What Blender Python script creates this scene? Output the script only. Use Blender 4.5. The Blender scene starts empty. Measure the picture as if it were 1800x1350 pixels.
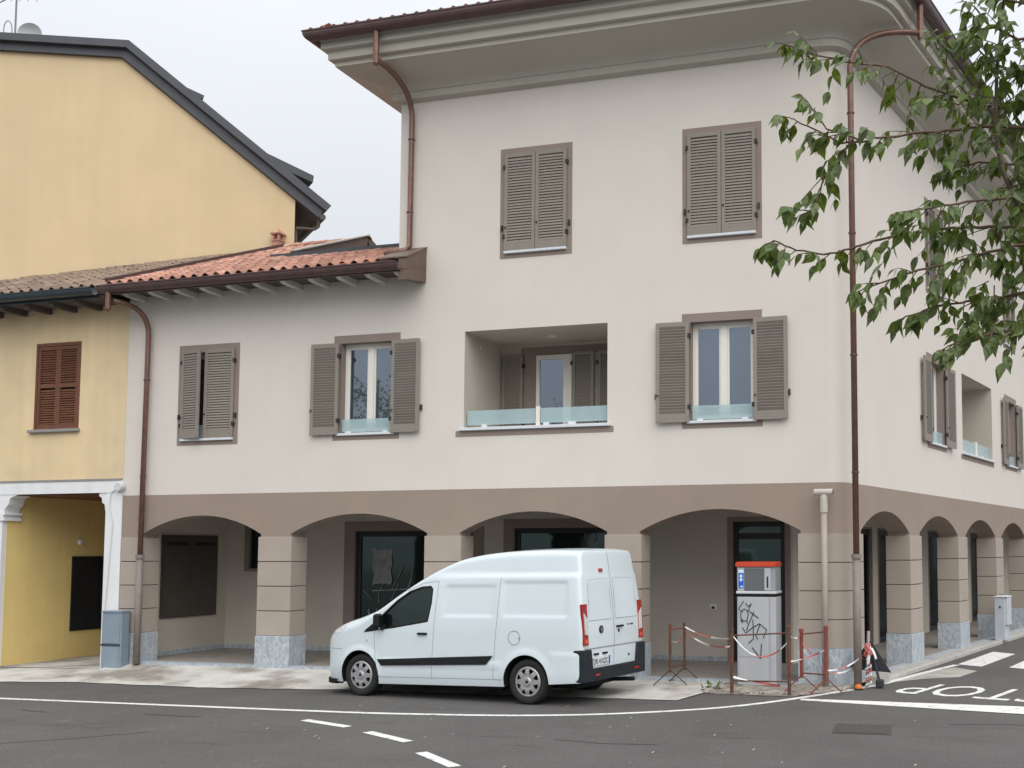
import bpy, bmesh, math, random
from mathutils import Vector, Matrix
R = math.radians
random.seed(11)
sc = bpy.context.scene
COL = sc.collection

# ------------------------------------------------------------------ camera
cam_d = bpy.data.cameras.new("camera")
cam = bpy.data.objects.new("camera", cam_d); COL.objects.link(cam)
cam_d.sensor_fit = 'HORIZONTAL'; cam_d.sensor_width = 36.0
cam_d.lens = 1945.8 / 1800 * 36
cam_d.shift_x = -321.54 / 1800; cam_d.shift_y = 147.21 / 1800
cam_d.clip_start = 0.1; cam_d.clip_end = 2000
def basis(yaw, pit, rol):
    cy, sy, cp, sp = math.cos(yaw), math.sin(yaw), math.cos(pit), math.sin(pit)
    F = Vector((-sy*cp, cy*cp, sp)); R0 = Vector((cy, sy, 0)); U0 = R0.cross(F)
    cr, sr = math.cos(rol), math.sin(rol)
    return R0*cr + U0*sr, -R0*sr + U0*cr, F
cR, cU, cF = basis(0.280772, 0.0740659, -0.00214285)
cam.matrix_world = Matrix(((cR.x, cU.x, -cF.x, 2.42353), (cR.y, cU.y, -cF.y, -16.89631),
                           (cR.z, cU.z, -cF.z, 2.02649), (0, 0, 0, 1)))
sc.camera = cam

# ------------------------------------------------------------------ world, sun, exposure
SUN_EL, SUN_AZ = 48.0, 141.0        # degrees; azimuth clockwise from +Y (behind the camera, to the right)
world = bpy.data.worlds.new("World"); sc.world = world; world.use_nodes = True
nt = world.node_tree; nt.nodes.clear()
n_out = nt.nodes.new('ShaderNodeOutputWorld'); n_bg = nt.nodes.new('ShaderNodeBackground')
n_sky = nt.nodes.new('ShaderNodeTexSky'); n_sky.sky_type = 'NISHITA'; n_sky.sun_disc = False
n_sky.sun_elevation = R(SUN_EL); n_sky.sun_rotation = R(SUN_AZ)
n_sky.air_density = 1.0; n_sky.dust_density = 4.0; n_sky.ozone_density = 1.0
n_hs = nt.nodes.new('ShaderNodeHueSaturation'); n_hs.inputs['Saturation'].default_value = 0.35
n_tc = nt.nodes.new('ShaderNodeTexCoord'); n_sep = nt.nodes.new('ShaderNodeSeparateXYZ')
n_m = nt.nodes.new('ShaderNodeMapRange')
n_m.inputs['From Min'].default_value = 0.0; n_m.inputs['From Max'].default_value = 1.0
n_m.inputs['To Min'].default_value = 0.49; n_m.inputs['To Max'].default_value = 1.5
n_noise = nt.nodes.new('ShaderNodeTexNoise'); n_noise.inputs['Scale'].default_value = 2.2
n_noise.inputs['Detail'].default_value = 4
n_cl = nt.nodes.new('ShaderNodeMapRange'); n_cl.inputs['To Min'].default_value = 0.93; n_cl.inputs['To Max'].default_value = 1.06
n_mul = nt.nodes.new('ShaderNodeMath'); n_mul.operation = 'MULTIPLY'
n_vm = nt.nodes.new('ShaderNodeVectorMath'); n_vm.operation = 'SCALE'
n_vm.inputs[0].default_value = (7.75, 8.05, 8.45)
n_mix = nt.nodes.new('ShaderNodeMix'); n_mix.data_type = 'RGBA'; n_mix.inputs['Factor'].default_value = 0.86
L = nt.links.new
L(n_tc.outputs['Generated'], n_sep.inputs[0]); L(n_sep.outputs['Z'], n_m.inputs['Value'])
L(n_tc.outputs['Generated'], n_noise.inputs['Vector']); L(n_noise.outputs['Fac'], n_cl.inputs['Value'])
L(n_m.outputs[0], n_mul.inputs[0]); L(n_cl.outputs[0], n_mul.inputs[1]); L(n_mul.outputs[0], n_vm.inputs['Scale'])
L(n_sky.outputs[0], n_hs.inputs['Color']); L(n_hs.outputs[0], n_mix.inputs['A']); L(n_vm.outputs[0], n_mix.inputs['B'])
L(n_mix.outputs['Result'], n_bg.inputs['Color']); L(n_bg.outputs[0], n_out.inputs[0])
n_bg.inputs['Strength'].default_value = 0.11
sun_d = bpy.data.lights.new("sun", 'SUN'); sun_d.energy = 1.5; sun_d.angle = R(70); sun_d.color = (1.0, 0.97, 0.93)
sun = bpy.data.objects.new("sun", sun_d); COL.objects.link(sun)
_az = R(SUN_AZ); _el = R(SUN_EL)
_sd = Vector((math.sin(_az)*math.cos(_el), math.cos(_az)*math.cos(_el), math.sin(_el)))
sun.rotation_euler = _sd.to_track_quat('Z', 'Y').to_euler(); sun.location = _sd*60
sc.view_settings.view_transform = 'Standard'; sc.view_settings.look = 'None'
sc.view_settings.gamma = 1.0; sc.view_settings.use_curve_mapping = False
sc.view_settings.exposure = 0.36

# ------------------------------------------------------------------ materials
MATS = {}
def mat(name, col, rough=0.85, var=0.06, scale=3.0, bump=0.0, bscale=60.0, metal=0.0, spec=0.5,
        streak=0.0, objrand=0.0, col2=None, c2scale=1.0, c2lo=0.5, c2hi=0.7, fine=0.0, coat=0.0):
    m = bpy.data.materials.new(name); m.use_nodes = True; MATS[name] = m
    t = m.node_tree; b = t.nodes['Principled BSDF']; lk = t.links.new
    b.inputs['Roughness'].default_value = rough; b.inputs['Metallic'].default_value = metal
    b.inputs['Specular IOR Level'].default_value = spec
    b.inputs['Coat Weight'].default_value = coat; b.inputs['Coat Roughness'].default_value = 0.04
    geo = t.nodes.new('ShaderNodeNewGeometry')
    nz = t.nodes.new('ShaderNodeTexNoise'); nz.inputs['Scale'].default_value = scale; nz.inputs['Detail'].default_value = 6
    lk(geo.outputs['Position'], nz.inputs['Vector'])
    fac = t.nodes.new('ShaderNodeMapRange'); fac.inputs['From Min'].default_value = 0.3; fac.inputs['From Max'].default_value = 0.7
    fac.inputs['To Min'].default_value = 1 - var; fac.inputs['To Max'].default_value = 1 + var
    lk(nz.outputs['Fac'], fac.inputs['Value'])
    val = fac.outputs[0]
    def mul(a, bb):
        k = t.nodes.new('ShaderNodeMath'); k.operation = 'MULTIPLY'; lk(a, k.inputs[0]); lk(bb, k.inputs[1]); return k.outputs[0]
    if streak:
        mp = t.nodes.new('ShaderNodeMapping'); mp.inputs['Scale'].default_value = (5, 5, 0.22)
        lk(geo.outputs['Position'], mp.inputs['Vector'])
        n2 = t.nodes.new('ShaderNodeTexNoise'); n2.inputs['Scale'].default_value = 1.0; n2.inputs['Detail'].default_value = 5
        lk(mp.outputs[0], n2.inputs['Vector'])
        f2 = t.nodes.new('ShaderNodeMapRange'); f2.inputs['From Min'].default_value = 0.35; f2.inputs['From Max'].default_value = 0.7
        f2.inputs['To Min'].default_value = 1 + streak*0.4; f2.inputs['To Max'].default_value = 1 - streak
        lk(n2.outputs['Fac'], f2.inputs['Value']); val = mul(val, f2.outputs[0])
    if fine:
        n3 = t.nodes.new('ShaderNodeTexNoise'); n3.inputs['Scale'].default_value = 130; n3.inputs['Detail'].default_value = 2
        lk(geo.outputs['Position'], n3.inputs['Vector'])
        f3 = t.nodes.new('ShaderNodeMapRange'); f3.inputs['From Min'].default_value = 0.3; f3.inputs['From Max'].default_value = 0.7
        f3.inputs['To Min'].default_value = 1 - fine; f3.inputs['To Max'].default_value = 1 + fine
        lk(n3.outputs['Fac'], f3.inputs['Value']); val = mul(val, f3.outputs[0])
    if objrand:
        oi = t.nodes.new('ShaderNodeObjectInfo')
        f4 = t.nodes.new('ShaderNodeMapRange'); f4.inputs['To Min'].default_value = 1 - objrand; f4.inputs['To Max'].default_value = 1 + objrand
        lk(oi.outputs['Random'], f4.inputs['Value']); val = mul(val, f4.outputs[0])
    sc_ = t.nodes.new('ShaderNodeVectorMath'); sc_.operation = 'SCALE'; sc_.inputs[0].default_value = col
    if col2 is not None:
        n5 = t.nodes.new('ShaderNodeTexNoise'); n5.inputs['Scale'].default_value = c2scale; n5.inputs['Detail'].default_value = 8
        n5.inputs['Roughness'].default_value = 0.62
        lk(geo.outputs['Position'], n5.inputs['Vector'])
        f5 = t.nodes.new('ShaderNodeMapRange'); f5.inputs['From Min'].default_value = c2lo; f5.inputs['From Max'].default_value = c2hi
        lk(n5.outputs['Fac'], f5.inputs['Value'])
        mx = t.nodes.new('ShaderNodeMix'); mx.data_type = 'RGBA'
        mx.inputs['A'].default_value = (*col, 1); mx.inputs['B'].default_value = (*col2, 1)
        lk(f5.outputs[0], mx.inputs['Factor']); lk(mx.outputs['Result'], sc_.inputs[0])
    lk(val, sc_.inputs['Scale']); lk(sc_.outputs[0], b.inputs['Base Color'])
    if bump:
        nb = t.nodes.new('ShaderNodeTexNoise'); nb.inputs['Scale'].default_value = bscale; nb.inputs['Detail'].default_value = 4
        lk(geo.outputs['Position'], nb.inputs['Vector'])
        bp = t.nodes.new('ShaderNodeBump'); bp.inputs['Strength'].default_value = bump; bp.inputs['Distance'].default_value = 0.01
        lk(nb.outputs['Fac'], bp.inputs['Height']); lk(bp.outputs[0], b.inputs['Normal'])
    return m
def mat_pane(name, col, refl, tint=(0.9, 0.95, 1.0), rough=0.02):
    m = bpy.data.materials.new(name); m.use_nodes = True; MATS[name] = m
    t = m.node_tree; t.nodes.clear(); lk = t.links.new
    o = t.nodes.new('ShaderNodeOutputMaterial'); mx = t.nodes.new('ShaderNodeMixShader')
    d = t.nodes.new('ShaderNodeBsdfDiffuse'); g = t.nodes.new('ShaderNodeBsdfGlossy')
    d.inputs['Color'].default_value = (*col, 1); g.inputs['Color'].default_value = (*tint, 1); g.inputs['Roughness'].default_value = rough
    geo = t.nodes.new('ShaderNodeNewGeometry'); nz = t.nodes.new('ShaderNodeTexNoise'); nz.inputs['Scale'].default_value = 1.3
    lk(geo.outputs['Position'], nz.inputs['Vector'])
    bp = t.nodes.new('ShaderNodeBump'); bp.inputs['Strength'].default_value = 0.04; lk(nz.outputs['Fac'], bp.inputs['Height'])
    lk(bp.outputs[0], g.inputs['Normal'])
    fr = t.nodes.new('ShaderNodeFresnel'); fr.inputs['IOR'].default_value = 1.6
    ad = t.nodes.new('ShaderNodeMath'); ad.operation = 'ADD'; ad.use_clamp = True; ad.inputs[1].default_value = refl
    lk(fr.outputs[0], ad.inputs[0]); lk(ad.outputs[0], mx.inputs[0])
    lk(d.outputs[0], mx.inputs[1]); lk(g.outputs[0], mx.inputs[2]); lk(mx.outputs[0], o.inputs[0])
    return m
def mat_leaf(name, col, objrand=0.0, dark=1.0):
    m = bpy.data.materials.new(name); m.use_nodes = True; MATS[name] = m
    t = m.node_tree; t.nodes.clear(); lk = t.links.new
    o = t.nodes.new('ShaderNodeOutputMaterial'); mx = t.nodes.new('ShaderNodeMixShader'); mx.inputs[0].default_value = 0.30
    b = t.nodes.new('ShaderNodeBsdfPrincipled'); b.inputs['Roughness'].default_value = 0.38
    tr = t.nodes.new('ShaderNodeBsdfTranslucent')
    geo = t.nodes.new('ShaderNodeNewGeometry')
    hs = t.nodes.new('ShaderNodeHueSaturation'); hs.inputs['Color'].default_value = (*col, 1)
    nz = t.nodes.new('ShaderNodeTexNoise'); nz.inputs['Scale'].default_value = 9
    lk(geo.outputs['Position'], nz.inputs['Vector'])
    mr = t.nodes.new('ShaderNodeMapRange'); mr.inputs['From Min'].default_value = 0.3; mr.inputs['From Max'].default_value = 0.7
    mr.inputs['To Min'].default_value = 0.55; mr.inputs['To Max'].default_value = 1.5
    lk(geo.outputs['Random Per Island'] if not objrand else nz.outputs['Fac'], mr.inputs['Value'])
    if not objrand: mr.inputs['From Min'].default_value = 0; mr.inputs['From Max'].default_value = 1
    if objrand:
        oi = t.nodes.new('ShaderNodeObjectInfo'); mr.inputs['From Min'].default_value = 0; mr.inputs['From Max'].default_value = 1
        lk(oi.outputs['Random'], mr.inputs['Value'])
    lk(mr.outputs[0], hs.inputs['Value'])
    mh = t.nodes.new('ShaderNodeMapRange'); mh.inputs['To Min'].default_value = 0.475; mh.inputs['To Max'].default_value = 0.525
    lk(nz.outputs['Fac'], mh.inputs['Value']); lk(mh.outputs[0], hs.inputs['Hue'])
    lk(hs.outputs[0], b.inputs['Base Color'])
    tc = t.nodes.new('ShaderNodeVectorMath'); tc.operation = 'MULTIPLY'; tc.inputs[1].default_value = (1.9, 1.7, 0.6)
    lk(hs.outputs[0], tc.inputs[0]); lk(tc.outputs[0], tr.inputs['Color'])
    lk(b.outputs[0], mx.inputs[1]); lk(tr.outputs[0], mx.inputs[2]); lk(mx.outputs[0], o.inputs[0])
    return m
def mat_stone(name, c1, c2):
    m = bpy.data.materials.new(name); m.use_nodes = True; MATS[name] = m
    t = m.node_tree; b = t.nodes['Principled BSDF']; lk = t.links.new; b.inputs['Roughness'].default_value = 0.55
    geo = t.nodes.new('ShaderNodeNewGeometry'); mp = t.nodes.new('ShaderNodeMapping')
    mp.inputs['Rotation'].default_value = (0.4, 0.5, 0.2); mp.inputs['Scale'].default_value = (2.2, 2.2, 0.9)
    lk(geo.outputs['Position'], mp.inputs['Vector'])
    nz = t.nodes.new('ShaderNodeTexNoise'); nz.inputs['Scale'].default_value = 7; nz.inputs['Detail'].default_value = 9
    nz.inputs['Roughness'].default_value = 0.72; nz.inputs['Distortion'].default_value = 1.6
    lk(mp.outputs[0], nz.inputs['Vector'])
    cr = t.nodes.new('ShaderNodeValToRGB'); cr.color_ramp.elements[0].position = 0.36; cr.color_ramp.elements[1].position = 0.66
    cr.color_ramp.elements[0].color = (*c1, 1); cr.color_ramp.elements[1].color = (*c2, 1)
    lk(nz.outputs['Fac'], cr.inputs[0]); lk(cr.outputs[0], b.inputs['Base Color'])
    return m
def mat_asphalt():
    m = bpy.data.materials.new('asphalt'); m.use_nodes = True; MATS['asphalt'] = m
    t = m.node_tree; b = t.nodes['Principled BSDF']; lk = t.links.new; b.inputs['Roughness'].default_value = 0.86
    b.inputs['Specular IOR Level'].default_value = 0.35
    geo = t.nodes.new('ShaderNodeNewGeometry')
    def noise(scale, detail=6, mscale=None, rough=0.6):
        n = t.nodes.new('ShaderNodeTexNoise'); n.inputs['Scale'].default_value = scale; n.inputs['Detail'].default_value = detail
        n.inputs['Roughness'].default_value = rough
        if mscale:
            mp = t.nodes.new('ShaderNodeMapping'); mp.inputs['Scale'].default_value = mscale; mp.inputs['Rotation'].default_value = (0, 0, 0.15)
            lk(geo.outputs['Position'], mp.inputs['Vector']); lk(mp.outputs[0], n.inputs['Vector'])
        else: lk(geo.outputs['Position'], n.inputs['Vector'])
        return n.outputs['Fac']
    def rng(v, a, c, lo, hi):
        k = t.nodes.new('ShaderNodeMapRange'); k.inputs['From Min'].default_value = a; k.inputs['From Max'].default_value = c
        k.inputs['To Min'].default_value = lo; k.inputs['To Max'].default_value = hi; lk(v, k.inputs['Value']); return k.outputs[0]
    def mul(a, c):
        k = t.nodes.new('ShaderNodeMath'); k.operation = 'MULTIPLY'; lk(a, k.inputs[0]); lk(c, k.inputs[1]); return k.outputs[0]
    v = mul(rng(noise(0.55), 0.3, 0.7, 0.88, 1.12), rng(noise(95, 2), 0.25, 0.75, 0.5, 1.55))
    v = mul(v, rng(noise(34, 3), 0.3, 0.7, 0.86, 1.16))
    v = mul(v, rng(noise(1.0, 7, (0.5, 2.6, 1), 0.65), 0.58, 0.74, 1.0, 0.70))       # long tyre and oil streaks
    v = mul(v, rng(noise(1.7, 8, None, 0.7), 0.63, 0.74, 1.0, 1.35))                  # pale dusty patches
    s = t.nodes.new('ShaderNodeVectorMath'); s.operation = 'SCALE'; s.inputs[0].default_value = (0.102, 0.097, 0.093)
    lk(v, s.inputs['Scale']); lk(s.outputs[0], b.inputs['Base Color'])
    bp = t.nodes.new('ShaderNodeBump'); bp.inputs['Strength'].default_value = 0.6; bp.inputs['Distance'].default_value = 0.012
    lk(noise(95, 2), bp.inputs['Height']); lk(bp.outputs[0], b.inputs['Normal'])
    return m
mat_asphalt()
mat('plaster', (0.685, 0.636, 0.578), 0.9, 0.02, 1.2, 0.25, 90, streak=0.010, fine=0.02, col2=(0.665, 0.618, 0.562), c2scale=0.8, c2lo=0.45, c2hi=0.75)
mat('plaster_brown', (0.310, 0.245, 0.200), 0.9, 0.04, 1.5, 0.25, 90, streak=0.015, fine=0.02, col2=(0.30, 0.24, 0.20), c2scale=0.9, c2lo=0.45, c2hi=0.7)
mat('trim_brown', (0.27, 0.215, 0.185), 0.85, 0.04, 2.0, 0.2, 90)
mat('cornice', (0.50, 0.475, 0.41), 0.85, 0.04, 1.0, 0.1, 60)
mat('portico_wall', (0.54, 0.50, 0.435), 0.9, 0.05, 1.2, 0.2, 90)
mat('block', (0.385, 0.330, 0.280), 0.9, 0.05, 2.0, 0.25, 90, objrand=0.03)
mat('joint', (0.13, 0.10, 0.085), 0.95)
mat('yellow', (0.655, 0.515, 0.318), 0.9, 0.04, 0.9, 0.25, 80, streak=0.025, col2=(0.635, 0.50, 0.315), c2scale=0.7, c2lo=0.48, c2hi=0.75)
mat('yellow_low', (0.76, 0.598, 0.362), 0.9, 0.06, 1.0, 0.25, 80, streak=0.04, col2=(0.66, 0.535, 0.345), c2scale=0.9, c2lo=0.45, c2hi=0.72)
mat('yellow_deep', (0.80, 0.61, 0.245), 0.9, 0.05, 1.2, 0.2, 80, streak=0.05)
mat('white_paint', (0.76, 0.77, 0.78), 0.7, 0.03, 3, 0.1, 60, streak=0.05)
mat('window_white', (0.78, 0.76, 0.70), 0.45, 0.02)
mat('shutter', (0.255, 0.225, 0.190), 0.6, 0.04, 8)
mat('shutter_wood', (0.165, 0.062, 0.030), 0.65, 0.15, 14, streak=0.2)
mat('iron', (0.025, 0.023, 0.022), 0.6)
mat('sill', (0.66, 0.69, 0.72), 0.5, 0.05, 20)
mat('sill_grey', (0.28, 0.27, 0.26), 0.8, 0.06, 10)
mat('copper', (0.190, 0.105, 0.080), 0.42, 0.16, 7, metal=0.35)
mat('copper_dark', (0.115, 0.072, 0.068), 0.45, 0.14, 5, metal=0.35)
mat('flashing', (0.165, 0.115, 0.090), 0.55, 0.1, 5, metal=0.2)
mat('pipe_grey', (0.22, 0.19, 0.165), 0.6, 0.1, 8)
mat('tile_red', (0.41, 0.205, 0.148), 0.85, 0.20, 9, objrand=0.25, col2=(0.50, 0.33, 0.26), c2scale=5)
mat('tile_old', (0.235, 0.165, 0.120), 0.92, 0.25, 8, objrand=0.25, col2=(0.16, 0.14, 0.12), c2scale=4)
mat('rafter', (0.58, 0.56, 0.52), 0.8)
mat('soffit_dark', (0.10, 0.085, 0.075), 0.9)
mat('slate', (0.072, 0.076, 0.086), 0.55, 0.1, 3, metal=0.2)
mat('gutter_dark', (0.045, 0.062, 0.075), 0.4, 0.1, 4, metal=0.3)
mat_stone('marble', (0.25, 0.29, 0.325), (0.56, 0.61, 0.65))
mat('floor_stone', (0.30, 0.265, 0.24), 0.6, 0.1, 6, col2=(0.24, 0.22, 0.20), c2scale=2)
mat('concrete', (0.56, 0.54, 0.50), 0.9, 0.12, 2.2, 0.4, 70, fine=0.12, col2=(0.27, 0.245, 0.21), c2scale=0.9, c2lo=0.47, c2hi=0.62)
mat('concrete_right', (0.42, 0.40, 0.365), 0.9, 0.12, 2.2, 0.4, 70, fine=0.1, col2=(0.30, 0.275, 0.24), c2scale=1.3, c2lo=0.5, c2hi=0.68)
mat('kerb', (0.43, 0.41, 0.385), 0.85, 0.12, 5, 0.3, 60, fine=0.1)
mat('dirt', (0.25, 0.215, 0.18), 0.95, 0.25, 5, 0.8, 40, fine=0.25, col2=(0.40, 0.38, 0.35), c2scale=3)
mat('rubble', (0.36, 0.33, 0.30), 0.95, 0.2, 12)
mat('road_paint', (0.74, 0.73, 0.70), 0.8, 0.08, 6, fine=0.14, col2=(0.24, 0.235, 0.225), c2scale=11, c2lo=0.55, c2hi=0.70)
mat('van_white', (0.685, 0.765, 0.80), 0.28, 0.01, 2, coat=0.5)
mat('van_seam', (0.27, 0.285, 0.30), 0.7)
mat('black_plastic', (0.012, 0.013, 0.015), 0.7, 0.08, 12, spec=0.25)
mat('bumper_plastic', (0.020, 0.024, 0.028), 0.6, 0.08, 8, spec=0.3)
mat('tyre', (0.018, 0.018, 0.019), 0.85, 0.15, 12)
mat('hubcap', (0.42, 0.42, 0.43), 0.38, 0.04, 9, metal=0.45)
mat('red_lens', (0.36, 0.012, 0.008), 0.2, coat=0.6)
mat('orange_lens', (0.75, 0.10, 0.02), 0.2, coat=0.6)
mat('clear_lens', (0.62, 0.63, 0.60), 0.15, 0.2, 30, coat=0.6)
mat('plate_white', (0.72, 0.74, 0.76), 0.5)
mat('plate_blue', (0.02, 0.07, 0.30), 0.5)
mat('ink', (0.02, 0.02, 0.022), 0.6)
mat('chrome', (0.6, 0.62, 0.65), 0.2, metal=1.0)
mat('cabinet_grey', (0.44, 0.455, 0.475), 0.55, 0.04, 4, streak=0.06)
mat('cabinet_white', (0.60, 0.61, 0.62), 0.5, 0.04, 4)
mat('cabinet_panel', (0.125, 0.13, 0.14), 0.4)
mat('cabinet_dark', (0.30, 0.32, 0.345), 0.5)
mat('lid_red', (0.58, 0.055, 0.022), 0.5, 0.08, 6)
mat('sticker_blue', (0.015, 0.11, 0.62), 0.45)
mat('sticker_pale', (0.62, 0.80, 0.92), 0.45)
mat('graffiti', (0.028, 0.026, 0.05), 0.7, 0.15, 20)
mat('meter_blue', (0.225, 0.285, 0.345), 0.55, 0.05, 4, streak=0.06)
mat('junction_grey', (0.52, 0.56, 0.60), 0.6, 0.06, 5, streak=0.08)
mat('rust', (0.105, 0.055, 0.036), 0.85, 0.3, 22, col2=(0.21, 0.045, 0.028), c2scale=7, c2lo=0.52, c2hi=0.64)
mat('rust_red', (0.22, 0.052, 0.038), 0.75, 0.25, 18, col2=(0.14, 0.07, 0.045), c2scale=8, c2lo=0.5, c2hi=0.62)
mat('beige_pipe', (0.345, 0.30, 0.255), 0.6, 0.05, 6)
mat('beige_cap', (0.50, 0.455, 0.40), 0.6, 0.05, 6)
mat('orange_rag', (0.62, 0.16, 0.03), 0.7, 0.15, 14)
mat('sign_back', (0.028, 0.030, 0.036), 0.6, 0.1, 8)
mat('pole_grey', (0.42, 0.42, 0.42), 0.5, 0.1, 10, metal=0.3)
mat('tape_white', (0.76, 0.75, 0.74), 0.5)
mat('tape_red', (0.50, 0.12, 0.10), 0.5, 0.1, 15)
mat('panel_dark', (0.068, 0.058, 0.050), 0.45, 0.12, 3)
mat('panel_black', (0.012, 0.014, 0.018), 0.42, 0.2, 3)
mat('door_frame', (0.050, 0.042, 0.038), 0.6)
mat('black_frame', (0.012, 0.012, 0.013), 0.45)
mf = mat('frost', (0.47, 0.62, 0.64), 0.25, 0.05, 3); mf.node_tree.nodes['Principled BSDF'].inputs['Alpha'].default_value = 0.55
mat('plastic_sheet', (0.23, 0.25, 0.245), 0.3, 0.25, 6)
mat('bark', (0.115, 0.085, 0.060), 0.9, 0.25, 20, 0.5, 40)
mat('twig', (0.13, 0.085, 0.055), 0.85, 0.2, 20)
mat('tar', (0.045, 0.040, 0.038), 0.8, 0.3, 12)
mat('manhole', (0.062, 0.055, 0.052), 0.7, 0.2, 15, bump=0.6, bscale=60)
mat('dish', (0.45, 0.46, 0.47), 0.5)
mat('antenna', (0.20, 0.20, 0.21), 0.5, metal=0.5)
mat('seat_dark', (0.02, 0.021, 0.024), 0.8)
mat('cabin_items', (0.22, 0.30, 0.28), 0.6, 0.2, 8)  # dull grey-green of the paper and bag in the cab
mat_pane('pane_sky', (0.04, 0.05, 0.065), 0.23, (0.70, 0.80, 0.95))
mat_pane('pane_shop', (0.010, 0.020, 0.019), 0.025, (0.60, 0.80, 0.76), 0.06)
mat_pane('pane_dark', (0.004, 0.005, 0.006), 0.0, (0.35, 0.38, 0.40), 0.12)
mat_pane('van_glass', (0.008, 0.013, 0.013), 0.02, (0.7, 0.9, 0.85), 0.01)
_t = MATS['van_glass'].node_tree; _o = next(n for n in _t.nodes if n.type == 'OUTPUT_MATERIAL'); _m = next(n for n in _t.nodes if n.type == 'MIX_SHADER')
_d = next(n for n in _t.nodes if n.type == 'BSDF_DIFFUSE'); _x = _t.nodes.new('ShaderNodeMixShader'); _p = _t.nodes.new('ShaderNodeBsdfTransparent'); _x.inputs[0].default_value = 0.5
_p.inputs['Color'].default_value = (0.55, 0.68, 0.64, 1); _t.links.new(_d.outputs[0], _x.inputs[1]); _t.links.new(_p.outputs[0], _x.inputs[2]); _t.links.new(_x.outputs[0], _m.inputs[1])
mat_leaf('leaf', (0.092, 0.137, 0.032), objrand=1)
mat_leaf('leaf_mass', (0.088, 0.131, 0.033))
mat_leaf('leaf_weed', (0.07, 0.12, 0.03))

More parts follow.
